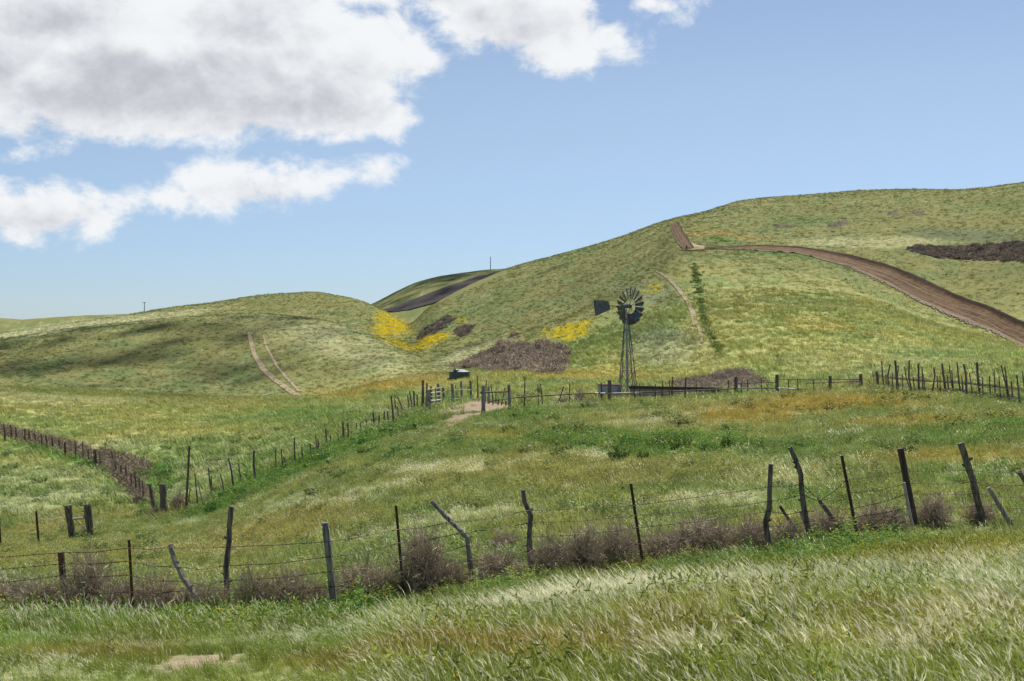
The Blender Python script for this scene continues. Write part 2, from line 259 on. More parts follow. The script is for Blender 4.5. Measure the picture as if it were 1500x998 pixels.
def tint(X, Y):
    """colour of the vegetation at ground points, plus pale seed-head amount"""
    X = np.asarray(X, float); Y = np.asarray(Y, float)
    D = np.maximum(Y, 2); u = CX + F * X / D; v = CY - (base_z(X, Y) - CZ) / D * F
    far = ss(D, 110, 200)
    n1 = fbm(X / 9, Y / 11 + 5, 4); n2 = fbm(X / 2.4 + 50, Y / 2.4, 3); n3 = fbm(X / 34, Y / 34 + 11, 3); n4 = fbm(X / .8, Y / .8, 2)
    g = ss(n1 + .5 * n3 + .25 * n2 + .16 * far, -.30, .38)[..., None]
    c = GREEN * (1 - g) + OLIVE * g
    wl = (.8 + .15 * ss(110 - D, 0, 30))[..., None] * ss(fbm(X / 6 - 20, Y / 8, 3) + .4 * n2, .12, .55)[..., None] * (1 - .65 * far[..., None])
    c = c * (1 - wl) + (GREEN * .55 + LUSH * .45) * wl
    pale = (.62 - .30 * far - .26 * ss(26 - D, 0, 6)) * ss(fbm(X / 5.5 + 9, Y / 4.0, 4) + .6 * n2, .12, .75)
    ed = 1 + .5 * n1 + .55 * n2
    yj = 3 * np.clip(F / D / 10, .3, 3) * n2
    for (a, b, ra, rb, rot, colr, st) in SPOTS:
        ca, sa = math.cos(R_(rot)), math.sin(R_(rot)); du = u - a; dv = v - b
        q = np.sqrt(((du * ca + dv * sa) / ra) ** 2 + ((-du * sa + dv * ca) / rb) ** 2)
        m = st * (1 - ss(q * (1.0 / np.clip(ed, .45, 2)), .55, 1.35))
        if colr is PALE: pale = np.maximum(pale, 0) + m * (1 - pale)
        else:
            c = c * (1 - m[..., None]) + colr * m[..., None]
            pale = pale * (1 - .75 * m)
    c = c * (1 + (.22 - .10 * far[..., None]) * n4[..., None]) * (1 + (.26 - .20 * far[..., None]) * n2[..., None])
    pale = np.clip(pale * (1 + .5 * n4), 0, 1)
    uj = u + 4 * n2 + 3 * n4; vj = v + 2.5 * n2 + 2 * n1
    for k, p in enumerate(YPOLY):
        thr = -.1 if k in (0, 1, 2) else .15
        m = (inpoly(uj, vj, p) & (D > 150))[..., None] * ss(n4 + .6 * n2, thr - .35, thr + .55)[..., None] * .42
        c = c * (1 - m) + YEL * m; pale = pale * (1 - m[..., 0])
    for p in DPOLY:
        m = (inpoly(uj, vj, p) & (D > 150))[..., None] * (.72 + .3 * n4[..., None])
        c = c * (1 - m) + DEADP * m; pale = pale * (1 - m[..., 0])
    for p in BROWN + BRUSHR:
        m = (inpoly(uj, vj, p) & (D > 80)).astype(float)[..., None] * .9
        c = c * (1 - m) + DEAD * 1.2 * m; pale = pale * (1 - m[..., 0])
    m = np.zeros(np.shape(u))[..., None]
    c = c * (1 - m) + SOIL * m; pale = pale * (1 - m[..., 0])
    # the gully of dark weeds beside the spur trail
    gl = np.interp(v, [368, 400, 440, 480, 520], [1010, 1020, 1026, 1036, 1056])
    m = ((1 - ss(np.abs(u - gl + 4 * n2), 2, 7)) * ((v > 366) & (v < 524) & (D > 120)))[..., None] * .45
    c = c * (1 - m) + LUSH * .8 * m
    cs = fbm(X / 14, base_z(X, Y) / .55 + n1, 3) * far; c = c * (1 + .13 * cs[..., None]); pale = np.clip(pale + .12 * cs, 0, 1)
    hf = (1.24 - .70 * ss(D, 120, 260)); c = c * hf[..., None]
    gone = np.zeros(np.shape(u))
    for p in BARE: gone = np.maximum(gone, (inpoly(u + 8 * n2, v + 3 * n4, p) & (D > 40)) * ss(n4 + .7 * n2 + .012 * (u - 640), -.5, .55))
    gone = np.maximum(gone, np.exp(-(((u - 285 + 25 * n4) / 72) ** 2 + ((v - 972 - .1 * (278 - u)) / 12) ** 2) * 1.1) * (D < 16) * (1.15 + .9 * n4))
    gone = np.maximum(gone, np.exp(-(((v - np.interp(u, [280, 400], [782, 735]))) / 2.5) ** 2) * ((u > 270) & (u < 460)) * .7 * 0)
    return np.clip(c, 0, 1), pale, np.clip(gone, 0, 1), u, v

# ------------------------------------------------------------------ object helpers
def props(o, label=None, cat=None, group=None, kind=None):
    if label: o['label'] = label
    if cat: o['category'] = cat
    if group: o['group'] = group
    if kind: o['kind'] = kind
    return o
def thing(name, loc, label, cat, group=None):
    o = bpy.data.objects.new(name, None); COL.objects.link(o); o.location = loc; o.empty_display_size = .2
    return props(o, label, cat, group)
class MB:
    def __init__(s): s.v = []; s.f = []
    def ring_tube(s, pts, rad, n=6, flat=1.0, jit=0.0, ref=(0, 1, 0), cap=True, tipdome=False):
        """tube through pts (list of 3-vectors) with a radius per point"""
        pts = [Vector(p) for p in pts]; m = len(pts)
        if not hasattr(rad, '__len__'): rad = [rad] * m
        rj = [1 + random.uniform(-jit, jit) for _ in range(n)]
        base = len(s.v)
        for i, p in enumerate(pts):
            t = (pts[min(i + 1, m - 1)] - pts[max(i - 1, 0)]).normalized()
            rf = Vector(ref)
            if abs(t.dot(rf)) > .95: rf = Vector((1, 0, 0))
            a = t.cross(rf).normalized(); b = a.cross(t).normalized()
            for k in range(n):
                th = 2 * math.pi * k / n; r = rad[i] * rj[k] * (1 + random.uniform(-jit, jit) * .5)
                s.v.append(tuple(p + a * (r * math.cos(th)) + b * (r * flat * math.sin(th))))
        for i in range(m - 1):
            for k in range(n):
                k2 = (k + 1) % n; s.f.append((base + i * n + k, base + i * n + k2, base + (i + 1) * n + k2, base + (i + 1) * n + k))
        if cap:
            s.f.append(tuple(base + k for k in range(n))[::-1]); s.f.append(tuple(base + (m - 1) * n + k for k in range(n)))
        return s
    def box(s, c, sx, sy, sz, rz=0.0):
        b = len(s.v); ca, sa = math.cos(rz), math.sin(rz)
        for z in (-1, 1):
            for (x, y) in ((-1, -1), (1, -1), (1, 1), (-1, 1)):
                X, Y = x * sx / 2, y * sy / 2; s.v.append((c[0] + X * ca - Y * sa, c[1] + X * sa + Y * ca, c[2] + z * sz / 2))
        for q in ((3, 2, 1, 0), (4, 5, 6, 7), (0, 1, 5, 4), (1, 2, 6, 5), (2, 3, 7, 6), (3, 0, 4, 7)): s.f.append(tuple(b + i for i in q))
        return s
    def lathe(s, prof, n=28, c=(0, 0, 0)):
        b = len(s.v)
        for (r, z) in prof:
            for k in range(n): s.v.append((c[0] + r * math.cos(2 * math.pi * k / n), c[1] + r * math.sin(2 * math.pi * k / n), c[2] + z))
        for i in range(len(prof) - 1):
            for k in range(n):
                k2 = (k + 1) % n; s.f.append((b + i * n + k, b + i * n + k2, b + (i + 1) * n + k2, b + (i + 1) * n + k))
        return s
    def poly(s, pts):
        b = len(s.v); s.v += [tuple(p) for p in pts]; s.f.append(tuple(range(b, b + len(pts)))); return s
    def build(s, name, mat, parent=None, smooth=False, world=True):
        v = s.v
        if parent is not None and world:
            L = parent.matrix_basis.translation.copy(); pp = parent.parent
            while pp is not None: L = L + pp.matrix_basis.translation; pp = pp.parent
            v = [(a - L.x, b - L.y, c - L.z) for a, b, c in v]
        me = bpy.data.meshes.new(name); me.from_pydata(v, [], s.f); me.materials.append(mat)
        if smooth: me.polygons.foreach_set('use_smooth', [True] * len(me.polygons))
        me.update()
        o = bpy.data.objects.new(name, me); COL.objects.link(o); o.parent = parent
        return o

# ------------------------------------------------------------------ materials
def newmat(name):
    m = bpy.data.materials.new(name); m.use_nodes = True; t = NT(m.node_tree); t.n.clear()
    o = t.new('ShaderNodeOutputMaterial'); return m, t, o
def surf_mat(name, c1, c2, scale=8, rough=.8, metal=0, bump=.3, stretch=(1, 1, 1), spec=.3, c3=None, bd=.01):
    m, t, o = newmat(name); tcn = t.new('ShaderNodeTexCoord'); v = t.v('MULTIPLY', tcn.outputs['Object'], stretch)
    n = t.noise(v, scale, 6, .62); n2 = t.noise(v, scale * .23, 3, .5)
    c = t.mix(t.rng(n, .35, .65), c1, c2)
    if c3: c = t.mix(t.rng(n2, .52, .64), c, c3)
    b = t.new('ShaderNodeBsdfPrincipled'); t.l.new(c, b.inputs['Base Color']); b.inputs['Roughness'].default_value = rough
    b.inputs['Metallic'].default_value = metal; b.inputs['Specular IOR Level'].default_value = spec
    bp = t.new('ShaderNodeBump'); bp.inputs['Strength'].default_value = bump; bp.inputs['Distance'].default_value = bd
    t.l.new(n, bp.inputs['Height']); t.l.new(bp.outputs[0], b.inputs['Normal']); t.l.new(b.outputs[0], o.inputs[0]); return m
M_WOOD = surf_mat('weathered_wood', (.055, .048, .042), (.21, .18, .15), 30, .85, bump=.9, stretch=(1, 1, .09), bd=.02)
M_WOODG = surf_mat('grey_weathered_wood', (.11, .10, .09), (.34, .31, .27), 30, .85, bump=.9, stretch=(1, 1, .09), bd=.02)
M_PALE = surf_mat('bleached_wood', (.28, .25, .22), (.46, .42, .37), 26, .8, bump=.5, stretch=(1, 1, .1))
M_BOARD = surf_mat('dark_oiled_board', (.030, .026, .023), (.09, .07, .055), 24, .8, bump=.6, stretch=(1, 1, .07), c3=(.16, .07, .045))
M_STEEL = surf_mat('rusty_steel', (.045, .032, .026), (.13, .062, .035), 40, .7, .2, .3)
M_WIRE = surf_mat('old_wire', (.045, .035, .03), (.12, .075, .05), 30, .6, .4, .1)
M_GALV = surf_mat('galvanised_steel', (.20, .225, .26), (.34, .37, .40), 14, .45, .55, .15, c3=(.26, .22, .18))
M_MILL = surf_mat('dull_mill_steel', (.060, .072, .095), (.15, .165, .19), 8, .5, .35, .1, c3=(.12, .09, .07))
M_PIPE = surf_mat('pale_pipe', (.30, .29, .28), (.42, .40, .38), 12, .6, .2, .2, c3=(.22, .14, .09))
M_TANK = surf_mat('dark_green_plastic', (.016, .040, .044), (.030, .062, .066), 3, .38, 0, .05, spec=.5)
M_TANKTOP = surf_mat('sunlit_plastic_lid', (.10, .15, .17), (.17, .22, .235), 4, .55, 0, .05, spec=.4)  # brightness of the sunlit tank top put into a paler colour
M_TROUGHW = surf_mat('trough_concrete', (.22, .19, .17), (.33, .29, .26), 6, .85, 0, .4)
M_DARKPL = surf_mat('dark_plank', (.028, .025, .024), (.07, .06, .055), 10, .85, 0, .4, stretch=(.1, 1, 1))
M_YELP = surf_mat('faded_yellow_wood', (.42, .33, .12), (.55, .44, .2), 18, .8, bump=.4)
M_CLOD = surf_mat('earth_clod', (.13, .095, .07), (.34, .28, .21), 3, .95, bump=.6)

def ground_mat():
    m, t, o = newmat('meadow_ground')
    at = t.new('ShaderNodeAttribute'); at.attribute_name = 'tint'
    g = t.new('ShaderNodeNewGeometry'); p = g.outputs['Position']
    n1 = t.noise(p, 9, 5, .65); n2 = t.noise(t.v('MULTIPLY', p, (1, 1, 2)), 1.4, 6, .7); n3 = t.noise(p, .35, 4, .6)
    f = t.m('MULTIPLY', t.m('MULTIPLY', t.rng(n1, .25, .75, .72, 1.28, False), t.rng(n2, .3, .7, .82, 1.18, False)), t.rng(n3, .3, .7, .93, 1.07, False))
    c = t.v('SCALE', at.outputs['Color']); t.put(c.node.inputs['Scale'], f)
    b = t.new('ShaderNodeBsdfPrincipled'); t.l.new(c, b.inputs['Base Color']); b.inputs['Roughness'].default_value = .95; b.inputs['Specular IOR Level'].default_value = .1
    bp = t.new('ShaderNodeBump'); bp.inputs['Strength'].default_value = .9; bp.inputs['Distance'].default_value = .16
    h = t.m('ADD', n2, t.m('MULTIPLY', n1, .35)); t.l.new(h, bp.inputs['Height']); t.l.new(bp.outputs[0], b.inputs['Normal'])
    t.l.new(b.outputs[0], o.inputs[0]); return m
M_GROUND = ground_mat()
def soil_mat(name, c1, c2, c3, scale=1.2, bump=.7, dist=.12):
    m, t, o = newmat(name); g = t.new('ShaderNodeNewGeometry'); p = g.outputs['Position']
    n1 = t.noise(p, scale, 7, .68); n2 = t.noise(p, scale * 7, 5, .65); n3 = t.noise(p, scale * .2, 3, .5)
    c = t.mix(t.rng(n1, .35, .65), c1, c2); c = t.mix(t.rng(n3, .48, .66, 0, .7), c, c3)
    c = t.mix(t.rng(n2, .55, .75, 0, .35), c, c3)
    b = t.new('ShaderNodeBsdfPrincipled'); t.l.new(c, b.inputs['Base Color']); b.inputs['Roughness'].default_value = .95; b.inputs['Specular IOR Level'].default_value = .1
    bp = t.new('ShaderNodeBump'); bp.inputs['Strength'].default_value = bump; bp.inputs['Distance'].default_value = dist
    t.l.new(t.m('ADD', n1, t.m('MULTIPLY', n2, .4)), bp.inputs['Height']); t.l.new(bp.outputs[0], b.inputs['Normal'])
    t.l.new(b.outputs[0], o.inputs[0]); return m
def road_mat():
    m, t, o = newmat('graded_red_earth'); g = t.new('ShaderNodeNewGeometry'); p = g.outputs['Position']; at = t.new('ShaderNodeAttribute'); at.attribute_name = 'st'
    sp = t.new('ShaderNodeSeparateXYZ'); t.l.new(at.outputs['Vector'], sp.inputs[0])
    q = t.v('MULTIPLY', at.outputs['Vector'], (.05, 9, 1)); n1 = t.noise(q, 1.6, 6, .65); n2 = t.noise(p, .9, 7, .7); n3 = t.noise(p, 6, 4, .6)
    c = t.mix(t.rng(n1, .38, .62), (.055, .034, .018), (.155, .097, .050)); c = t.mix(t.rng(n2, .42, .68, 0, .8), c, (.20, .135, .072)); c = t.mix(t.rng(n3, .5, .7, 0, .5), c, (.075, .048, .032))
    rut = t.m('ADD', t.rng(t.m('ABSOLUTE', t.m('SUBTRACT', sp.outputs[1], .32)), .05, .015), t.rng(t.m('ABSOLUTE', t.m('SUBTRACT', sp.outputs[1], .60)), .05, .015))
    c = t.mix(t.m('MULTIPLY', rut, .5), c, (.24, .17, .115)); c = t.mix(t.rng(sp.outputs[1], .84, .90), c, (.052, .033, .024)); c = t.mix(t.rng(sp.outputs[1], .10, .02, 0, .7), c, (.27, .215, .15))
    b = t.new('ShaderNodeBsdfPrincipled'); t.l.new(c, b.inputs['Base Color']); b.inputs['Roughness'].default_value = .95; b.inputs['Specular IOR Level'].default_value = .1
    bp = t.new('ShaderNodeBump'); bp.inputs['Strength'].default_value = 1; bp.inputs['Distance'].default_value = .4
    t.l.new(t.m('ADD', t.m('ADD', n1, n2), t.m('MULTIPLY', n3, .4)), bp.inputs['Height']); t.l.new(bp.outputs[0], b.inputs['Normal']); t.l.new(b.outputs[0], o.inputs[0]); return m
M_ROAD = road_mat()
M_TRACK = soil_mat('pale_track_earth', (.24, .19, .115), (.36, .285, .19), (.20, .185, .09), .8, .5, .1)
M_YARD = soil_mat('trodden_yard_earth', (.27, .195, .145), (.37, .275, .21), (.20, .17, .09), 1.6, .5, .05)

M_STRIP = soil_mat('ploughed_dark_soil', (.030, .026, .026), (.05, .043, .042), (.06, .052, .05), .15, .8, .8)

def leaf_mat(name, pale=(.90, .86, .64), trans=.47, use_tint=True, base=(.2, .15, .1)):
    m, t, o = newmat(name)
    at = t.new('ShaderNodeAttribute'); at.attribute_type = 'INSTANCER'; at.attribute_name = 'tint'
    bl = t.new('ShaderNodeAttribute'); bl.attribute_name = 'bl'; sp = t.new('ShaderNodeSeparateXYZ'); t.l.new(bl.outputs['Vector'], sp.inputs[0])
    head, rnd, hh = sp.outputs
    col = at.outputs['Color'] if use_tint else None
    if col is None:
        rgb = t.new('ShaderNodeRGB'); rgb.outputs[0].default_value = (*base, 1); col = rgb.outputs[0]
    sc = t.v('SCALE', col); t.put(sc.node.inputs['Scale'], t.m('ADD', .72, t.m('MULTIPLY', rnd, .56)))
    c = t.mix(head, sc, pale)
    d = t.new('ShaderNodeBsdfDiffuse'); t.l.new(c, d.inputs[0])
    tr = t.new('ShaderNodeBsdfTranslucent'); t.l.new(c, tr.inputs[0])
    mx = t.new('ShaderNodeMixShader'); mx.inputs[0].default_value = trans; t.l.new(d.outputs[0], mx.inputs[1]); t.l.new(tr.outputs[0], mx.inputs[2])
    t.l.new(mx.outputs[0], o.inputs[0]); return m
M_GRASS = leaf_mat('grass_blades'); M_TWIG = leaf_mat('dry_twigs', trans=.15, pale=(.36, .31, .25))
M_FLOWERY = leaf_mat('leafy_weeds', pale=(.62, .50, .06), trans=.4); M_ORANGE = leaf_mat('orange_flowers', pale=(.62, .30, .03), trans=.4)
M_TUMBLE = leaf_mat('tumbleweed_twigs', trans=.1, use_tint=False, base=(.31, .25, .175), pale=(.66, .58, .45))
M_WEED = leaf_mat('weed_leaves', trans=.4, use_tint=False, base=(.060, .110, .030), pale=(.55, .47, .08))

# ------------------------------------------------------------------ ground sheet
def mesh_np(name, V, Fq, mat, smooth=True):
    me = bpy.data.meshes.new(name); V = np.asarray(V, np.float32); Fq = np.asarray(Fq, np.int32); k = Fq.shape[1]
    me.vertices.add(len(V)); me.vertices.foreach_set('co', V.ravel())
    me.loops.add(Fq.size); me.loops.foreach_set('vertex_index', Fq.ravel())
    me.polygons.add(len(Fq)); me.polygons.foreach_set('loop_start', np.arange(0, Fq.size, k, dtype=np.int32))
    if smooth: me.polygons.foreach_set('use_smooth', np.ones(len(Fq), bool))
    me.materials.append(mat); me.update(calc_edges=True); return me
ui = np.concatenate([-9000 + np.arange(20) * 400, np.arange(-1000, -120, 40), np.arange(-120, 1621, 3.6), np.arange(1640, 2500, 40), 2500 + np.arange(20) * 400.0])
Dn = np.concatenate([np.array([-60, -30, -15, -8, -4, -1, 0.8]), np.exp(np.linspace(math.log(2), math.log(40), 190)), np.exp(np.linspace(math.log(40.6), math.log(560), 470)), np.exp(np.linspace(math.log(565), math.log(4150), 90))])
UU, DD = np.meshgrid(ui, Dn)
XX = (UU - CX) / F * np.maximum(DD, 4.0); YY = DD
ZZ = ground(XX, YY)
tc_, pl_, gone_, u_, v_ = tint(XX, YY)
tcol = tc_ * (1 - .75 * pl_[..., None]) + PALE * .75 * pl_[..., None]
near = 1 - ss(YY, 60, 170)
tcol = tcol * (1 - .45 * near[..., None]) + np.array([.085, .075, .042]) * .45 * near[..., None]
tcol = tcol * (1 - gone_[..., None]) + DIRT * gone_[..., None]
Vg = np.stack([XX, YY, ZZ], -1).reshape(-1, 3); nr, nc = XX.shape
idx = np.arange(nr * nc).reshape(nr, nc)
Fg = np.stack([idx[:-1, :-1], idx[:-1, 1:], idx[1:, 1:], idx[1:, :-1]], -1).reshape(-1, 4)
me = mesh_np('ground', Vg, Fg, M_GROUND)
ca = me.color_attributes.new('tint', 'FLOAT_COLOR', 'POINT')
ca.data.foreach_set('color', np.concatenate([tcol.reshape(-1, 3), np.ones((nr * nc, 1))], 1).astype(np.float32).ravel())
go = bpy.data.objects.new('ground', me); COL.objects.link(go); props(go, 'rolling grassland hills and meadow floor', kind='structure')

# ------------------------------------------------------------------ earth roads and tracks (sheets lying on the ground)
def resample(p, n):
    p = np.array(p, float); d = np.r_[0, np.cumsum(np.hypot(*np.diff(p, axis=0).T))]; t = np.linspace(0, d[-1], n)
    return np.stack([np.interp(t, d, p[:, 0]), np.interp(t, d, p[:, 1])], 1)
SHEETS = []
def strip(name, A, B, n, m, lift, mat, label, jit=.6, prof=None):
    a = resample(A, n); b = resample(B, n); V = []
    for j in range(m):
        t = j / (m - 1); q = a * (1 - t) + b * t
        jn = jit * fbm(np.arange(n) * .21 + j * 3.7, np.full(n, j * 1.3), 3) * (1.6 if j in (0, m - 1) else .5)
        X, D, Z = cast(q[:, 0], q[:, 1] + jn)
        V.append(np.stack([X, D, Z + lift + (np.interp(t, *prof) * np.clip(np.arange(n) / 140.0, 0, 1) if prof else 0.0)], 1))
    V = np.array(V).transpose(1, 0, 2).reshape(-1, 3); ii = np.arange(n * m).reshape(n, m)
    Fq = np.stack([ii[:-1, :-1], ii[1:, :-1], ii[1:, 1:], ii[:-1, 1:]], -1).reshape(-1, 4)
    me = mesh_np(name, V, Fq, mat); o = bpy.data.objects.new(name, me); COL.objects.link(o); props(o, label, kind='structure')
    P3 = V.reshape(n, m, 3); sl_ = np.r_[0, np.cumsum(np.linalg.norm(np.diff(P3[:, m // 2], axis=0), axis=1))]
    st = np.zeros((n, m, 3)); st[..., 0] = sl_[:, None]; st[..., 1] = np.linspace(0, 1, m)[None]; at_ = me.attributes.new('st', 'FLOAT_VECTOR', 'POINT'); at_.data.foreach_set('vector', st.astype(np.float32).ravel())
    SHEETS.append(list(A) + list(B)[::-1]); return o
strip('dirt_road', [(1018, 364.6), (1040, 364.8), (1060, 365.3), (1100, 366), (1170, 372), (1240, 390), (1300, 416), (1350, 444), (1400, 466), (1450, 483), (1500, 511), (1560, 545)],
      [(1018, 363.9), (1040, 362.9), (1060, 362.2), (1100, 361.8), (1170, 364.5), (1240, 376), (1300, 392), (1350, 413), (1400, 436), (1450, 455), (1500, 477), (1560, 505)], 300, 30, .12, M_ROAD, 'graded reddish dirt road curving down the right hill', .6, ([0, .05, .1, .27, .32, .37, .55, .6, .65, .84, .93, 1], [0, .35, .02, .05, -.08, .05, .05, -.08, .05, .0, .75, .55]))
strip('dirt_road', [(981, 330), (984, 340), (989, 352), (997, 363), (1003, 367)], [(993, 327), (1001, 340), (1009, 352), (1016, 363), (1017, 365)], 60, 10, .22, M_ROAD, 'steep red-brown graded cut climbing to the right skyline', 1.8)
strip('dirt_road', [(1000, 367), (1014, 367), (1032, 366)], [(1012, 356), (1022, 360), (1032, 361)], 20, 5, .16, M_TRACK, 'pale turning spot where the road meets the steep cut', .5)
strip('dirt_track', [(362, 487), (364, 500), (369, 520), (380, 540), (400, 560), (424, 577), (434, 581)], [(367, 486), (370, 500), (376, 520), (390, 540), (411, 560), (436, 577), (445, 581)], 90, 5, .10, M_TRACK, 'left wheel rut of the pale track on the left hill', .5)
strip('dirt_track', [(384, 492), (388, 508), (400, 530), (415, 552), (436, 574)], [(387, 492), (391, 508), (404, 530), (420, 552), (442, 574)], 70, 4, .09, M_TRACK, 'narrow right wheel rut of the track on the left hill', .5)
strip('footpath', [(958, 396), (975, 408), (990, 424), (1003, 442), (1011, 460), (1015, 478)], [(962, 396), (981, 408), (996, 424), (1009, 441), (1018, 459), (1022, 478)], 80, 4, .12, M_TRACK, 'narrow bare trail running down the spur right of the windmill', .5)
strip('footpath', [(1021, 478), (1023, 490), (1026, 504)], [(1025, 478), (1028, 490), (1031, 504)], 30, 3, .12, M_TRACK, 'faint lower end of the bare trail below the spur', .4)
FARV = np.where(DT[None, :] < 600, 1e4, VT); RUN_near = RUN; RUN = np.minimum.accumulate(FARV, axis=1)
strip('firebreak', [(560, 456.5), (575, 458), (600, 455), (621, 449), (650, 441), (690, 428), (725, 412), (760, 400)], [(560, 455), (575, 451), (600, 441.5), (620, 434), (645, 424.5), (667, 416), (700, 406.5), (724, 400.5)], 160, 8, .5, M_STRIP, 'dark ploughed firebreak slanting up the far ridge', .25)
RUN = RUN_near
SHEETS_P = SHEETS[:-1]

def clear_mask(u, v, D):
    k = np.ones(len(u), bool)
    for i, p in enumerate(SHEETS_P): k &= ~(inpoly(u, v, p) & (D > 100) & (RNG.random(len(u)) < (.95 if i < 2 else .55)))
    return k

# ------------------------------------------------------------------ grass tufts
def tuft_mesh(name, mat, n, h, wd, lean, rad, seg=3, head=0.0, hl=.08, hw=.012, leaves=0, hcol=1.0, vary=.20, awn=0, seed=0, fan=.35, droop=1.6, flw=0.0):
    r = np.random.default_rng(seed); V = []; Fq = []; A = []
    def quadstrip(pts, wid, side, hd, rn):
        b = len(V); m = len(pts)
        for i, p in enumerate(pts):
            for s_ in (-.5, .5): V.append(p + side * wid[i] * s_); A.append((hd[i], rn, i / (m - 1)))
        for i in range(m - 1): Fq.append((b + 2 * i, b + 2 * i + 1, b + 2 * i + 3, b + 2 * i + 2))
    for i in range(n):
        a = r.random() * 2 * np.pi; q = rad * math.sqrt(r.random()); p0 = np.array([q * math.cos(a), q * math.sin(a), -.03])
        hh = h * (1 + vary * r.normal()) * (1 - .3 * (q / rad)); hh = max(hh, h * .3)
        out_ = np.array([math.cos(a), math.sin(a), 0]) * fan * r.random() + r.normal(0, .12, 3) * [1, 1, 0]
        L = np.array([-lean * (1 + .35 * r.normal()), .12 * r.normal(), 0]) + out_
        ha = r.random() * 6.28; side = np.array([math.cos(ha), math.sin(ha) * .5, 0]); side /= np.linalg.norm(side)
        rn = r.random(); pts = []; m = seg + 1
        for k in range(m):
            t = k / seg; pts.append(p0 + L * hh * t ** droop + np.array([0, 0, hh * (t - .28 * t * t * min(1.5, np.linalg.norm(L)))]))
        hd = [0] * m; wds = [wd * (1 - .8 * (k / seg) ** 1.5) for k in range(m)]
        quadstrip(pts, wds, side, hd, rn)
        if r.random() < head:
            d = pts[-1] - pts[-2]; d /= np.linalg.norm(d); d2 = d + np.array([-.35, 0, -.25]); d2 /= np.linalg.norm(d2)
            e0 = pts[-1]; e1 = e0 + d * hl * .5; e2 = e1 + d2 * hl * .6
            hv = hcol * (.65 + .35 * r.random())
            if awn:
                for q_ in range(awn):
                    j1 = r.normal(0, hl * .05, 3); j2 = r.normal(0, hl * .12, 3); a_ = r.random() * 6.28; sd_ = np.array([math.cos(a_), math.sin(a_) * .5, 0])
                    quadstrip([e0 - d * hl * .1, e1 + j1, e2 + j2], [hw * .5, hw * .55, hw * .12], sd_, [hv * (.8 + .2 * r.random())] * 3, r.random())
            else: quadstrip([e0, e1, e2], [hw * .6, hw, hw * .25], side, [hv] * 3, rn)
        for k in range(leaves):
            t = .2 + .8 * r.random(); p = p0 + L * hh * t ** droop + np.array([0, 0, hh * (t - .28 * t * t * min(1.5, np.linalg.norm(L)))])
            d = r.normal(0, 1, 3); d[2] = abs(d[2]) * .6; d /= np.linalg.norm(d); sd = np.cross(d, r.normal(0, 1, 3)); sd /= np.linalg.norm(sd)
            l = hl * (.6 + .8 * r.random()); quadstrip([p, p + d * l * .55, p + d * l], [hw * .3, hw, hw * .2], sd, [0] * 3, r.random())
        if flw > 0 and r.random() < flw:
            p = pts[-1] if seg else p0
            for k in range(2):
                d = r.normal(0, 1, 3); d /= np.linalg.norm(d); sd = np.cross(d, [0.3, .2, 1]); sd /= np.linalg.norm(sd); s0 = hw * 1.0
                quadstrip([p - d * s0 * .6, p + d * s0 * .6], [s0, s0], sd, [1, 1], r.random())
    V = np.array(V); me = mesh_np(name, V, Fq, mat, False)
    at = me.attributes.new('bl', 'FLOAT_VECTOR', 'POINT'); at.data.foreach_set('vector', np.array(A, np.float32).ravel())
    return me
def tmpl(me): return bpy.data.objects.new(me.name, me)     # source shape for instancing, not linked to the scene

def scatter(name, X, Y, Z, rot, scl, k, tn, templates, label):
    n = len(X); me = bpy.data.meshes.new(name); me.vertices.add(n)
    me.vertices.foreach_set('co', np.stack([X, Y, Z], 1).astype(np.float32).ravel())
    def at(nm, ty, data, fld):
        a = me.attributes.new(nm, ty, 'POINT'); a.data.foreach_set(fld, np.asarray(data).ravel())
    at('rot', 'FLOAT_VECTOR', rot.astype(np.float32), 'vector'); at('scl', 'FLOAT_VECTOR', scl.astype(np.float32), 'vector')
    at('k', 'INT', k.astype(np.int32), 'value'); at('tint', 'FLOAT_COLOR', np.concatenate([tn, np.ones((n, 1))], 1).astype(np.float32), 'color')
    o = bpy.data.objects.new(name, me); COL.objects.link(o)
    g = bpy.data.node_groups.new(name, 'GeometryNodeTree'); g.interface.new_socket('Geometry', in_out='INPUT', socket_type='NodeSocketGeometry'); g.interface.new_socket('Geometry', in_out='OUTPUT', socket_type='NodeSocketGeometry')
    N, L = g.nodes, g.links; gi = N.new('NodeGroupInput'); gout = N.new('NodeGroupOutput'); jn = N.new('GeometryNodeJoinGeometry')
    def named(nm, ty):
        q = N.new('GeometryNodeInputNamedAttribute'); q.data_type = ty; q.inputs['Name'].default_value = nm; return q.outputs[0]
    ra = named('rot', 'FLOAT_VECTOR'); sa = named('scl', 'FLOAT_VECTOR'); ka = named('k', 'INT')
    e2r = N.new('FunctionNodeEulerToRotation'); L.new(ra, e2r.inputs[0])
    for i, t in enumerate(templates):
        oi = N.new('GeometryNodeObjectInfo'); oi.inputs['Object'].default_value = t; oi.inputs['As Instance'].default_value = True
        cp = N.new('FunctionNodeCompare'); cp.data_type = 'INT'; cp.operation = 'EQUAL'
        L.new(ka, [s for s in cp.inputs if s.type == 'INT'][0]); [s for s in cp.inputs if s.type == 'INT'][1].default_value = i
        ip = N.new('GeometryNodeInstanceOnPoints'); L.new(gi.outputs[0], ip.inputs['Points']); L.new(cp.outputs[0], ip.inputs['Selection'])
        L.new(oi.outputs['Geometry'], ip.inputs['Instance']); L.new(e2r.outputs[0], ip.inputs['Rotation']); L.new(sa, ip.inputs['Scale'])
        L.new(ip.outputs[0], jn.inputs[0])
    L.new(jn.outputs[0], gout.inputs[0])
    md = o.modifiers.new('grow', 'NODES'); md.node_group = g
    props(o, label, None, None, 'stuff'); return o
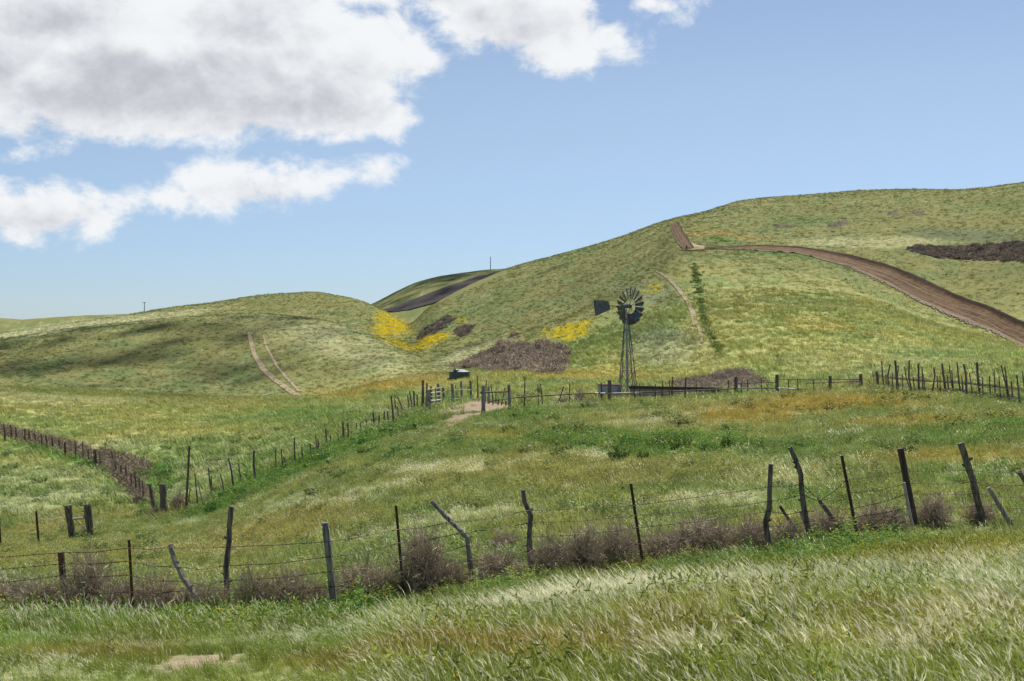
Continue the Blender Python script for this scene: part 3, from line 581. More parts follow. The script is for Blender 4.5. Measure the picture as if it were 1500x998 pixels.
def sample(n, d0, d1, u0=-140, u1=1640, margin=.5):
    D = np.sqrt(RNG.random(n) * (d1 * d1 - d0 * d0) + d0 * d0); u = u0 + (u1 - u0) * RNG.random(n)
    k = visible(u, D, margin); D = D[k]; u = u[k]; X = (u - CX) / F * D
    return X, D, u
def rots(n, spread=.5, tilt=.12):
    r = RNG.normal(0, tilt, (n, 3)); r[:, 2] = RNG.normal(0, spread, n); return r
def scl(n, a, b, X=None, Y=None):
    s = a + (b - a) * RNG.random(n); s3 = np.stack([s, s, s * (.85 + .3 * RNG.random(n))], 1)
    if X is not None: s3 *= (1 + np.where(Y < 22, .22, .75) * fbm(X / 3.1 + 7, Y / 3.1, 3))[:, None]
    return s3

T_BAR = [tmpl(tuft_mesh('barley_tuft', M_GRASS, 34, .23, .0042, .40, .09, 4, head=.33, hl=.065, hw=.0065, seed=s, hcol=1.0, awn=4)) for s in (1, 2, 3)]
T_GRN = [tmpl(tuft_mesh('green_tuft', M_GRASS, 44, .23, .0048, .28, .09, 3, head=.06, hl=.05, hw=.006, seed=s, awn=3)) for s in (4, 5)]
T_LEAF = [tmpl(tuft_mesh('leafy_tuft', M_FLOWERY, 13, .27, .005, .12, .11, 3, leaves=12, hl=.036, hw=.011, seed=s, flw=.35)) for s in (6, 7)]
T_MBAR = [tmpl(tuft_mesh('meadow_barley', M_GRASS, 36, .20, .009, .38, .20, 3, head=.5, hl=.055, hw=.010, seed=s)) for s in (8, 9)]
T_MGRN = [tmpl(tuft_mesh('meadow_tuft', M_GRASS, 40, .20, .012, .30, .20, 2, seed=s)) for s in (10, 11)]
T_MLEAF = [tmpl(tuft_mesh('meadow_weed', M_FLOWERY, 14, .26, .008, .15, .20, 2, leaves=8, hl=.05, hw=.018, seed=s, flw=.3)) for s in (12,)]
T_MOR = [tmpl(tuft_mesh('meadow_flower', M_ORANGE, 26, .20, .010, .2, .22, 2, leaves=2, hl=.05, hw=.016, seed=s, flw=.45)) for s in (13,)]
T_HILL = [tmpl(tuft_mesh('hill_tuft', M_GRASS, 16, .30, .045, .75, .38, 2, head=.0, seed=s, droop=1.3)) for s in (14, 15)]
T_HBAR = [tmpl(tuft_mesh('hill_barley', M_GRASS, 24, .28, .03, .8, .36, 2, head=.6, hl=.13, hw=.022, hcol=.6, seed=s, droop=1.3)) for s in (16,)]
T_BRUSH = [tmpl(tuft_mesh('brush_tuft', M_TWIG, 34, .42, .022, .12, .34, 2, leaves=3, hl=.16, hw=.02, seed=s, fan=1.1, head=.25, hcol=.5)) for s in (17, 18)]

def grass_layer(name, n, d0, d1, temps, s0, s1, label, pick, margin=.5, edge=0.0):
    X, Y, u = sample(n, d0, d1, margin=margin)
    c, pale, gone, uu, vv = tint(X, Y)
    keep = (RNG.random(len(X)) > gone * 1.15) & clear_mask(uu, vv, Y)
    if edge:                                     # thin the far edge so that layers overlap softly
        keep &= RNG.random(len(X)) < np.clip((d1 - Y) / edge, 0, 1) + .02
    for p in DPOLY[:3] + BROWN + BRUSHR + [STRIP]: keep &= ~(inpoly(uu, vv, p) & (Y > 80))
    X, Y, c, pale, uu, vv = X[keep], Y[keep], c[keep], pale[keep], uu[keep], vv[keep]
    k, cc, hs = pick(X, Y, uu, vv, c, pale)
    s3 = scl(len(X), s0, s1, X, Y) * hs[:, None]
    wind = .5 * fbm(X / 12, Y / 12, 2)
    rt = rots(len(X), .5 if d0 > 10 else .62, .12 if d0 > 10 else .17); rt[:, 2] += wind
    scatter(name, X, Y, ground(X, Y), rt, s3, k, cc, temps, label); return len(X)
def pick_near(X, Y, u, v, c, pale):
    n = len(X); r = RNG.random(n); k = np.where(r < .5, 3, 4); c = c * (1 + .35 * fbm(X / 1.1, Y / 1.1, 3))[:, None]
    # distance in front of the near fence line
    fl = np.interp(u, [-400, 0, 95, 300, 490, 690, 780, 940, 1130, 1190, 1250, 1340, 1440, 1500, 1900], [17, 17.5, 17.7, 18, 19, 20, 20.5, 21, 21, 21.5, 22, 23, 23.5, 24, 26]) - Y
    bank = ss(fl, 1.6, 2.6) * (1 - ss(fl, 4.8, 6.0))
    lush = np.clip((c[:, 1] / (c[:, 0] + 1e-3) - 1.25) / .8, 0, 1)
    pb = np.clip(.05 + .8 * pale - .30 * bank, .03, .9)
    k = np.where(RNG.random(n) < pb, RNG.integers(0, 3, n), k)
    leafy = RNG.random(n) < (.05 + .72 * lush * ss(np.abs(u - 450), 260, 120) + .6 * bank * ss(u, 650, 800)) * (1 - .6 * (u < 250))
    k = np.where(leafy & (fl > -3), RNG.integers(5, 7, n), k)
    hs = np.where(k < 3, 1.0 + .15 * pale, 1.0) * (1 + .42 * bank * ss(600 - u, 0, 250)) * (1 - .42 * ss(fl, 2.4, .5))
    hs = hs * (1 - .62 * ss(620 - u, 0, 150) * ss(fl, 4.8, 5.6) * ss(12.6 - Y, -1, 1))
    hs = np.where(fl < -.5, hs * .85, hs)
    cc = c * (1 - .12 * pale[:, None]) + PALE * .12 * pale[:, None]
    cc = cc * (.5 + .68 * RNG.random((n, 1))) * np.array([1.02, 1.05, .68])
    hs = hs * np.where((fl < .15) & (fl > -1.5), .45, 1)
    return k, cc, hs
def pick_mid(X, Y, u, v, c, pale):
    n = len(X); k = RNG.integers(2, 4, n)
    k = np.where(RNG.random(n) < np.clip(.06 + 1.0 * pale, 0, .92), RNG.integers(0, 2, n), k)
    lush = np.clip((c[:, 1] / (c[:, 0] + 1e-3) - 1.25) / .8, 0, 1)
    k = np.where(RNG.random(n) < .12 + .5 * lush, 4, k)
    orr = np.clip((c[:, 0] / (c[:, 1] + 1e-3) - 1.0) / .5, 0, 1)
    k = np.where(RNG.random(n) < orr * .8 + .05, 5, k)
    hs = 1 + .35 * lush - .15 * pale - .15 * orr
    cc = c * (1 - .45 * pale[:, None]) + PALE * .45 * pale[:, None]
    cc = cc * (.72 + .5 * RNG.random((n, 1)))
    return k, cc, hs
def pick_hill(X, Y, u, v, c, pale):
    n = len(X); k = RNG.integers(0, 2, n); k = np.where(RNG.random(n) < np.clip(.05 + .8 * pale, 0, .9), 2, k)
    cc = c * (1 - .5 * pale[:, None]) + PALE * .5 * pale[:, None]
    clump = fbm(X / 1.7, Y / 1.7, 2); hs = 1 + .45 * ss(clump, .2, .5) - .25 * ss(-clump, 0, .5)
    return k, cc, hs
nn = [grass_layer('foreground_grass', 72000, 4.2, 24, T_BAR + T_GRN + T_LEAF, .78, 1.2, 'wind-bent wild barley and green grass in front of the near fence', pick_near, edge=1),
      grass_layer('meadow_grass', 56000, 19, 78, T_MBAR + T_MGRN + T_MLEAF + T_MOR, .75, 1.25, 'green and pale meadow grass with small flowers between the fences', pick_mid, edge=4),
      grass_layer('far_meadow_grass', 60000, 70, 200, T_HBAR + T_MBAR[:1] + T_MGRN[:1] + T_HILL[:1] + T_MLEAF + T_MOR, .95, 1.6, 'pale green grass on the valley floor and lower slopes', pick_mid, margin=.6, edge=20),
      grass_layer('hillside_grass', 100000, 170, 560, T_HILL + T_HBAR, .6, 1.35, 'short wind-combed grass covering the hills', pick_hill, margin=.7)]
print('tufts', nn)

# dead brush on the hills and behind the pipe fence
def tumble_mesh(name, seed, n=520, rad=.5, wd=.0055, mat=None):
    r = np.random.default_rng(seed); V = []; Fq = []; A = []
    for i in range(n):
        d = r.normal(0, 1, 3); d[2] = abs(d[2]) * .85 - .10; d /= np.linalg.norm(d); p = d * rad * .12 * r.random(); rn = r.random(); hd = (r.random() ** 3) * .7
        sp = r.normal(0, 1, 3); L = rad * (.55 + .5 * r.random()); m = 7; pts = []; dd = d.copy()
        start = r.random() < .45
        if start: p = d * rad * (.3 + .35 * r.random()); L *= .6; dd = dd + r.normal(0, .8, 3); dd /= np.linalg.norm(dd)
        for k in range(m):
            pts.append(p.copy()); dd = dd + r.normal(0, .34, 3) + np.cross(sp, dd) * .20; dd /= np.linalg.norm(dd); p = p + dd * L / (m - 1)
            q = np.linalg.norm(p); p = p if q < rad * 1.04 else p * rad * 1.04 / q
        sd = np.cross(d, r.normal(0, 1, 3)); sd /= np.linalg.norm(sd)
        for off in (0, 1):
            b = len(V)
            P_ = pts if off == 0 else [q + (q - pts[2]) * .15 + r.normal(0, .02, 3) for q in pts[2:]]
            for k, q in enumerate(P_):
                w_ = wd * (1.1 - .7 * k / len(P_))
                for s_ in (-.5, .5): V.append(q + sd * w_ * s_); A.append((hd, rn, 0))
            for k in range(len(P_) - 1): Fq.append((b + 2 * k, b + 2 * k + 1, b + 2 * k + 3, b + 2 * k + 2))
    me = mesh_np(name, np.array(V), Fq, mat or M_TUMBLE, False); at = me.attributes.new('bl', 'FLOAT_VECTOR', 'POINT'); at.data.foreach_set('vector', np.array(A, np.float32).ravel()); return me
T_BALL = [tmpl(tumble_mesh('brush_bush', s_, 110, .5, .045, M_TWIG)) for s_ in (71, 72)]
def poly_points(p, n):
    a = np.array(p, float); u = a[:, 0].min() + RNG.random(n * 3) * np.ptp(a[:, 0]); v = a[:, 1].min() + RNG.random(n * 3) * np.ptp(a[:, 1])
    k = inpoly(u + 3 * RNG.normal(size=len(u)) * .3, v, p); return u[k][:n], v[k][:n]
def brush(name, polys, dens, s0, s1, colr, label):
    U, V = [], []
    for p in polys:
        a = np.array(p, float); area = .5 * abs(np.dot(a[:, 0], np.roll(a[:, 1], 1)) - np.dot(a[:, 1], np.roll(a[:, 0], 1)))
        uu, vv = poly_points(p, int(area * dens)); U.append(uu); V.append(vv)
    U = np.concatenate(U); V = np.concatenate(V); X, Y, Z = cast(U, V); n = len(X)
    s = scl(n, s0, s1, X, Y) * (1 + .7 * fbm(X / 4, Y / 4, 2))[:, None]; s[:, 2] *= .72; cc = colr * (1 + .6 * fbm(X / 5, Y / 5, 3))[:, None] * (.6 + .8 * RNG.random(n))[:, None]
    return scatter(name, X, Y, Z - .05, rots(n, 3, .2), s, RNG.integers(0, 2, n), cc, T_BALL, label)
brush('dead_brush', BROWN, .16, 1.0, 2.6, DEAD * 1.9, 'brown dead brush covering the mound below the right hill')
brush('dead_brush', DPOLY[:3], .22, 1.0, 2.0, DEADP * 1.6, 'dark purplish dead brush patches high on the hills')
brush('dead_brush', BRUSHR, .3, .7, 1.5, DEAD * 1.8, 'grey-brown brush heap behind the pipe fence')

# ================================================================== things
def at_px(u, v, D):            # point at distance D seen at photo position (u, v)
    return Vector(((u - CX) / F * D, D, CZ + (CY - v) / F * D))
def foot(u, v, sink=.10):
    """ground spot whose grass tops hide the foot of a post ending at pixel (u, v)"""
    X, D, Z = cast1(u, v)
    X, D, Z = cast1(u, v + sink * F / D)
    return X, D, Z
def post(parent, pts, wpx, mat, name='post', label=None, n=8, jit=.14, lean=0.0, D=None, taper=.8, knots=0, segs=3, sink=.10):
    """a post traced as pixels from top to foot, given its real size at the distance of its foot"""
    ub, vb = pts[-1]
    if D is None: X, D, Z = foot(ub, vb, sink)
    else: X = (ub - CX) / F * D; Z = float(ground(X, D))
    P = []; R = []; m = len(pts)
    dense = []
    for i in range(m - 1):
        for k in range(segs):
            t = k / segs; dense.append((pts[i][0] * (1 - t) + pts[i + 1][0] * t, pts[i][1] * (1 - t) + pts[i + 1][1] * t))
    dense.append(pts[-1]); q = len(dense); vt = pts[0][1]
    for i, (u, v) in enumerate(dense):
        f = (vb - v) / max(vb - vt, 1); dd = D + lean * f
        p = at_px(u, v, dd); P.append(p); r = wpx * .5 / F * D * (taper + (1 - taper) * (1 - f)); R.append(r * (1 + random.uniform(-.08, .08) * (n > 5)))
    if P[-1].z > Z - .05: P.append(Vector((P[-1].x + (P[-1].x - P[-2].x) * .3, D, Z - .25))); R.append(R[-1])
    b = MB().ring_tube(P, R, n=n, jit=jit)
    for k in range(knots):
        i = random.randrange(1, len(P) - 2); sd = random.choice((-1, 1)); r = R[i]
        b.ring_tube([P[i], P[i] + Vector((sd * r * 1.9, -r * .3, r * .9))], [r * .6, r * .35], n=6, jit=.2)
    o = b.build(name, mat, parent)
    if label: o['label'] = label
    return o, P, D
def tpost(parent, pts, wpx, name='steel_post', label=None, D=None, mat=None):
    """a studded steel T-post"""
    ub, vb = pts[-1]; mat = mat or M_STEEL
    if D is None: X, D, Z = foot(ub, vb)
    else: X = (ub - CX) / F * D; Z = float(ground(X, D))
    a = at_px(*pts[0], D); c = at_px(*pts[-1], D); d = (a - c).normalized(); c = c - d * max(0.0, (c.z - Z + .2) / max(d.z, .3)); w2 = wpx * .5 / F * D
    b = MB(); L = (a - c).length
    sx = Vector((1, 0, 0)); sy = Vector((0, 1, 0))
    def bar(o0, hx, hy):
        k = len(b.v)
        for e in (c, a):
            for (x, y) in ((-1, -1), (1, -1), (1, 1), (-1, 1)): b.v.append(tuple(e + o0 + sx * (x * hx) + sy * (y * hy)))
        for qf in ((3, 2, 1, 0), (4, 5, 6, 7), (0, 1, 5, 4), (1, 2, 6, 5), (2, 3, 7, 6), (3, 0, 4, 7)): b.f.append(tuple(k + i for i in qf))
    bar(Vector((0, 0, 0)), w2, w2 * .22); bar(sy * (w2 * .80), w2 * .25, w2 * .55)
    n = int(L / .055)
    for i in range(2, n):
        p = c + d * (L * i / n); b.box(p - sy * (w2 * .42), w2 * .9, w2 * .38, .022)
    o = b.build(name, mat, parent)
    if label: o['label'] = label
    return o, [a, c], D
def wires(parent, bases, heights, rad, barbs=0.0, sag=.03, name='wire'):
    """bases: list of (foot Vector, direction Vector) of the posts in order"""
    for h in heights:
        b = MB(); P = []
        for (p0, d0), (p1, d1) in zip(bases[:-1], bases[1:]):
            a = p0 + d0 * h; c = p1 + d1 * h; n = max(2, int((c - a).length / 1.2)); jj = random.uniform(.3, 1.6)
            for i in range(n):
                t = i / n; P.append(a.lerp(c, t) - Vector((0, 0, sag * jj * 4 * t * (1 - t))))
        P.append(c); b.ring_tube(P, rad, n=5, cap=True)
        if barbs:
            for p, q in zip(P[:-1], P[1:]):
                k = int((q - p).length / barbs)
                for i in range(k):
                    o0 = p.lerp(q, (i + .5) / k); r = .018
                    for s_ in (-1, 1): b.ring_tube([o0 + Vector((s_ * .004, -.3 * r, -r * s_)), o0 + Vector((-s_ * .004, .3 * r, r * s_))], .0028, n=3, cap=False)
        b.build(name, M_WIRE, parent)

# ---- the near barbed wire fence
X, D, Z = foot(690, 852)
nf = thing('barbed_wire_fence', (X, D, Z), 'near barbed wire fence of crooked dark branches and rusty steel posts crossing the whole foreground', 'fence')
NP = []
def N_(o): NP.append(o); return o
def npost(pts, w_, mat, lab, **k): o, P, D_ = post(nf, pts, w_, mat, 'wooden_post', lab, n=k.pop('n', 10), sink=.06, **k); NP.append((P, D_)); return o
def nsteel(pts, w_, lab=None): o, P, D_ = tpost(nf, pts, w_, label=lab); NP.append((P, D_)); return o
nsteel([(-62, 790), (-60, 905)], 4.2)
npost([(89, 809), (93, 850), (98, 897)], 10.5, M_BOARD, 'straight dark square-cut post', jit=.06, taper=.95)
nsteel([(189, 791), (195, 899)], 4.0)
npost([(249, 798), (256, 822), (268, 846), (282, 866), (294, 880), (299, 905)], 8.5, M_WOODG, 'bent grey branch leaning left', knots=1, lean=.1)
npost([(339, 742), (336, 770), (336, 790), (331, 832), (333, 865), (335, 900)], 9, M_WOOD, 'tall knotty dark branch', knots=4)
npost([(476, 766), (480, 800), (485, 850), (489, 890)], 11, M_WOODG, 'grey split post with a ragged foot', jit=.2, taper=.9)
nsteel([(580, 741), (591, 867)], 4.0, 'rusty brown steel post')
npost([(632, 734), (652, 756), (670, 773), (684, 788), (687, 810), (692, 853)], 8.5, M_WOODG, 'smooth grey elbow-shaped branch', lean=-.1)
npost([(766, 718), (768, 735), (777, 755), (775, 785), (777, 836)], 8.5, M_WOOD, 'short crooked branch with a hooked top', knots=3)
nsteel([(924, 709), (933, 768), (941, 822)], 4.2)
npost([(1129, 680), (1127, 722), (1127, 745), (1121, 765), (1124, 785), (1128, 802)], 9.5, M_WOOD, 'thick curved charcoal-coloured branch', knots=1, taper=.75)
npost([(1157, 655), (1165, 672), (1173, 695), (1174, 715), (1178, 745), (1183, 772), (1190, 795)], 8.5, M_WOOD, 'tall forked branch curving to the left', knots=3, taper=.8)
npost([(1172, 748), (1177, 763), (1184, 780)], 5, M_WOODG, 'short broken stub of the forked branch', n=7)
npost([(1142, 741), (1158, 765), (1177, 794)], 6, M_WOOD, 'broken stick leaning left under the curved branches', n=8)
npost([(1200, 733), (1220, 760), (1242, 789)], 7.5, M_WOOD, 'stout broken branch leaning left', n=8, knots=1)
nsteel([(1233, 668), (1243, 715), (1256, 786)], 4.6)
npost([(1319, 657), (1330, 715), (1341, 770)], 10.5, M_BOARD, 'wide dark oiled plank', jit=.04, taper=.98, n=8)
npost([(1324, 707), (1330, 740), (1337, 773)], 5.5, M_PALE, 'pale bleached short board beside the dark plank', jit=.05, n=6)
npost([(1407, 649), (1415, 675), (1425, 705), (1433, 740), (1442, 768)], 11, M_WOOD, 'heavy rough dark post leaning left', knots=3, taper=.85)
npost([(1448, 714), (1465, 742), (1484, 775)], 8, M_WOODG, 'grey branch leaning hard to the left', knots=2)
npost([(1492, 690), (1520, 735), (1545, 772)], 8.5, M_WOOD, 'leaning dark branch cut by the right edge', knots=1)
nsteel([(1615, 660), (1618, 765)], 4.4)
bs = []
for i, (P, D_) in enumerate(NP):
    if i in (12, 13, 17, 19): continue
    a, c = P[0], P[-1]; g = float(ground(c.x, D_)); d = Vector((0, 0, 1))
    def onpost(h, P=P, g=g):
        zz = g + h
        for p, q in zip(P[:-1], P[1:]):
            if (p.z - zz) * (q.z - zz) <= 0 and abs(p.z - q.z) > 1e-4: return p.lerp(q, (p.z - zz) / (p.z - q.z))
        return P[0]
    bs.append(onpost)
for h, sg in ((1.02, .02), (.80, .03), (.60, .05), (.40, .03)):
    pts = [f(h + random.uniform(-.04, .04)) for f in bs]
    wires(nf, [(p - Vector((0, .06, 0)), Vector((0, 0, 0))) for p in pts], [0], .0055, barbs=.14, sag=sg)

# ---- the left fence running away over the gully, thick with brush
lf_px = [(-20, 614, 640), (6, 621, 641), (16, 622, 637), (23, 626, 639), (36, 628, 642), (42, 632, 643), (51, 634, 644), (61, 636, 650), (68, 638, 652), (76, 641, 655), (86, 643, 656), (95, 648, 662), (110, 646, 668), (121, 649, 672), (129, 658, 674), (138, 660, 678), (146, 661, 682), (164, 661, 675), (140, 659, 679), (169, 675, 692), (177, 681, 696), (184, 682, 702), (192, 693, 713), (198, 692, 717), (204, 700, 722), (209, 704, 730)]
lf_px = sorted(set(lf_px))
X, D, Z = foot(110, 672)
lf = thing('picket_wire_fence', (X, D, Z), 'fence of short dark stakes running down from the left edge, choked with dead brush', 'fence')
LB = []
for (u, v0, v1) in lf_px:
    o, P, D_ = post(lf, [(u + random.uniform(-1.5, .5), v0), (u + .5, (v0 + v1) / 2), (u + 1, v1 + 4)], random.choice((2.6, 3.2, 2.9)), random.choice((M_WOOD, M_WOOD, M_STEEL)), 'post', n=6, segs=1); LB.append((P[-1] + Vector((0, 0, .2)), Vector((0, 0, 1))))
o, P, D_ = post(lf, [(219, 709), (222, 725), (226, 745)], 7, M_WOOD, 'corner_post', 'leaning wide corner post at the near end', n=8)
LB.append((P[-1], Vector((0, 0, 1)))); LB.sort(key=lambda q: -q[0].y)
wires(lf, LB, [.5, .8, 1.05], .010, sag=.02)

# ---- lone H-shaped brace in the gully
X, D, Z = foot(118, 787)
hb = thing('brace_fence', (X, D, Z), 'H-shaped brace of stout wooden posts with thin steel posts in the left gully', 'fence')
HP = []
for (a, c, w_) in (((97, 741), (105, 787), 8.5), ((103, 740), (108, 785), 5), ((126, 739), (132, 784), 9), ((132, 739), (136, 783), 4.5)):
    o, P, D_ = post(hb, [a, ((a[0] + c[0]) / 2, (a[1] + c[1]) / 2), c], w_, M_WOOD, 'post', n=8, D=foot(118, 787)[1]); HP.append((P[-1], Vector((0, 0, 1))))
DH = D_
MB().ring_tube([at_px(106, 760.5, DH - .05), at_px(129, 759, DH - .05)], .05, n=7, jit=.1).build('rail', M_PALE, hb)
MB().ring_tube([at_px(107, 758, DH), at_px(130, 781, DH)], .012, n=4).build('brace_wire', M_WIRE, hb)
s1 = tpost(hb, [(53, 749), (57, 798)], 3.2, 'steel_post'); s0 = tpost(hb, [(-2, 752), (1, 803)], 3.2, 'steel_post'); s2 = tpost(hb, [(-60, 756), (-58, 808)], 3.2, 'steel_post')
wires(hb, [(s2[1][1], Vector((0, 0, 1))), (s0[1][1], Vector((0, 0, 1))), (s1[1][1], Vector((0, 0, 1))), HP[0], HP[2]], [.6, .95, 1.3], .007, sag=.04)

# ---- middle fence: from the brushy corner up to the yard
Zm = lambda x, y: (180 + x / 3.571, 600 + y / 3.571)
mf_z = [((192, 390), (208, 540), 36), ((348, 190), (340, 350), (331, 515), 12), ((352, 415), (345, 470), (340, 510), 6), ((297, 430), (288, 480), (280, 535), 6, 'p'), ((377, 335), (384, 420), (393, 500), 7), ((390, 370), (408, 450), (425, 525), 7, 'p'), ((447, 305), (456, 380), (467, 460), 9), ((462, 345), (468, 460), 8),
        ((500, 355), (518, 410), (535, 455), 7, 'p'), ((510, 340), (522, 390), (530, 450), 7), ((552, 255), (568, 320), (582, 430), 13), ((605, 280), (612, 340), (620, 400), 7), ((685, 215), (683, 290), (693, 375), 12), ((798, 210), (800, 270), (805, 335), 8), ((828, 205), (836, 320), 7), ((842, 245), (852, 312), 8),
        ((897, 145), (898, 220), (902, 295), 9), ((935, 192), (942, 285), 8), ((978, 180), (984, 220), (993, 253), 9), ((1008, 130), (1018, 235), 8), ((1020, 155), (1026, 235), 7), ((1060, 98), (1064, 150), (1067, 197), 9), ((1086, 135), (1088, 190), 6), ((1126, 128), (1127, 185), 5), ((1150, 65), (1153, 120), (1155, 178), 10), ((1177, 70), (1180, 175), 6),
        ((1222, 68), (1223, 125), 8), ((1244, 65), (1245, 128), 6), ((1273, 52), (1275, 110), 7), ((1299, 50), (1300, 103), 7), ((1308, 8), (1312, 50), (1314, 103), 9), ((1341, 30), (1342, 92), 7), ((1367, 8), (1366, 78), 9), ((1384, 12), (1390, 78), 7)]
mf_x = [((555, 609), (555.5, 626), 2.2), ((563, 602), (562.5, 622), 2.4), ((567, 603), (570, 622), 2.2), ((573, 580), (575, 600), (577, 626), 3), ((578, 585), (581, 604), 2.2), ((582, 595), (584.5, 616), 2.2), ((582, 581), (587, 592), (592, 605), 2), ((597, 579), (600, 601), 2.2), ((600, 573), (604, 601), 2.2), ((606, 573), (607.5, 601), 3), ((611, 578), (611.5, 599), 2.4)]
X, D, Z = foot(450, 665)
mf = thing('stake_fence', (X, D, Z), 'long fence of thin uneven stakes climbing from the gully corner to the yard', 'fence')
MBs = []
for e in mf_z:
    pale = e[-1] == 'p'; e2 = e[:-1] if pale else e; w_ = e2[-1] / 3.571; pp = [Zm(*q) for q in e2[:-1]]
    first = e is mf_z[0]
    if first: pp = [(238.5, 709), (239.5, 730), (240.5, 751)]; w_ = 11
    o, P, D_ = post(mf, pp, w_, M_PALE if pale else (M_WOOD if w_ > 2.2 or first else random.choice((M_WOOD, M_STEEL))), 'corner_post' if first else 'post', 'stout corner post' if first else ('pale bleached leaning stake' if pale else None), n=8 if w_ > 3 else 6, segs=2, jit=.16)
    MBs.append((P[-1] + Vector((0, 0, .1)), Vector((0, 0, 1))))
for e in mf_x:
    o, P, D_ = post(mf, list(e[:-1]), e[-1], M_WOOD, 'post', n=6, segs=2); MBs.append((P[-1] + Vector((0, 0, .1)), Vector((0, 0, 1))))
MBs.sort(key=lambda q: q[0].x)
wires(mf, MBs[::1], [.45, .85], .006, sag=.02)

# ---- yard fence with the plank panel left of the opening
X, D, Z = foot(640, 600)
yf = thing('yard_fence', (X, D, Z), 'rough yard fence of thick posts and pale rails below the water tank', 'fence')
post(yf, [(619.5, 557), (619.5, 578), (619, 600)], 4.4, M_WOOD, 'post', n=8, knots=1)
post(yf, [(625.5, 561), (625, 580), (624, 601)], 3.0, M_WOOD, 'post', n=7)
o, P, Dg = post(yf, [(628, 571), (627.5, 585), (627, 603)], 7.5, M_WOODG, 'gate_post', 'thick grey post holding the plank panel', n=9)
post(yf, [(631.5, 566), (632, 580), (633, 599)], 3.0, M_WOOD, 'post', n=7)
o, P, Dp = post(yf, [(641.5, 562), (642.5, 578), (644, 595)], 5, M_WOODG, 'post', n=8)
for k, (y0, y1) in enumerate(((571, 568), (576, 574), (581.5, 580), (587, 585.5), (592.5, 590), (597.5, 594.5))):
    MB().ring_tube([at_px(631, y0, Dg - .02), at_px(646, y1, Dg - .02 + (Dp - Dg) * 1.1)], [.045, .035], n=6, jit=.2).build('plank', M_PALE if k % 2 else M_WOODG, yf)
post(yf, [(638, 568), (639, 596)], 1.8, M_WOODG, 'post', n=6, D=Dg + .3)
YB = []
for pts, w_, mt in (([(649, 568), (649.5, 578), (651.5, 590)], 3.4, M_WOOD), ([(662, 562), (663, 576), (664, 592)], 5, M_WOODG), ([(675.5, 558.5), (676, 572), (676.5, 587)], 4, M_WOODG), ([(689, 558), (689.5, 570), (690, 585)], 3.8, M_WOOD)):
    o, P, D_ = post(yf, pts, w_, mt, 'post', n=8); YB.append((P[-1], D_))
for (u0, v0, u1, v1) in ((656, 570, 656.5, 587), (667.5, 564, 668.5, 586), (670.5, 568, 671, 588), (685.5, 568, 685.5, 584), (699, 550, 699.5, 563), (697.5, 548, 697.7, 553)):
    if v1 > 570: post(yf, [(u0, v0), (u1, v1)], 1.5, M_STEEL, 'stake', n=5, segs=1)
post(yf, [(699, 550), (699.6, 560), (699.7, 586)], 1.9, M_WOOD, 'stake', n=6, segs=2)
post(yf, [(701, 563), (701, 587)], 1.6, M_YELP, 'stake', 'faded yellow stake', n=5, segs=1)
Dr = [Dp] + [q[1] for q in YB]; ur = [645, 651, 664, 676.5, 690]
for (vs) in ((576, 574, 571, 570.5, 571.5), (589, 587, 584.5, 583.5, 584.5)):
    MB().ring_tube([at_px(u, v, d - .12) for u, v, d in zip(ur, vs, Dr)], .032, n=6, jit=.1).build('rail', M_PALE, yf)
D7 = foot(699.5, 587)[1]
MB().ring_tube([at_px(690, 584, Dr[-1] - .1), at_px(699, 585.5, D7), at_px(712, 586.5, foot(714, 588)[1])], .03, n=6).build('rail', M_WOODG, yf)

# ---- the gateway frame at the yard
X, D, Z = foot(727, 603)
gf = thing('gateway', (X, D, Z), 'open gateway of two thick posts with a crossbar beside the bare yard', 'gateway')
o, P, Da = post(gf, [(707.5, 565), (707.8, 585), (708, 604)], 6.4, M_WOODG, 'post', n=9)
o, P, Db = post(gf, [(745.3, 563.5), (746, 580), (746.8, 600.5)], 5.8, M_WOODG, 'post', n=9)
MB().ring_tube([at_px(704, 575.3, Da - .1), at_px(725, 574.5, (Da + Db) / 2 - .1), at_px(746, 573.8, Db - .1)], .045, n=7, jit=.1).build('crossbar', M_WOOD, gf)
MB().ring_tube([at_px(717, 588, Da), at_px(730, 586, Da), at_px(747, 583.5, Db)], .03, n=6, jit=.1).build('lower_rail', M_WOOD, gf)
X, D, Z = foot(716, 590)
bf = thing('corral_fence', (X, D, Z), 'ragged stakes standing behind the open gateway', 'fence')
for pts, w_, mt in (([(715.5, 566.5), (715.7, 578), (715.8, 591)], 4.2, M_WOODG), ([(712.5, 557), (711.8, 572), (711, 590)], 1.9, M_WOOD), ([(719, 563.5), (721, 576), (722, 592)], 2, M_WOOD), ([(726.3, 568), (726.5, 590)], 1.3, M_STEEL),
                    ([(739.7, 568), (737.5, 580), (734.8, 592)], 1.9, M_WOOD), ([(730.5, 584), (729.5, 592)], 2, M_WOOD), ([(741, 587), (741.5, 592.5)], 3, M_WOOD)):
    post(bf, pts, w_, mt, 'stake', n=6, segs=1)

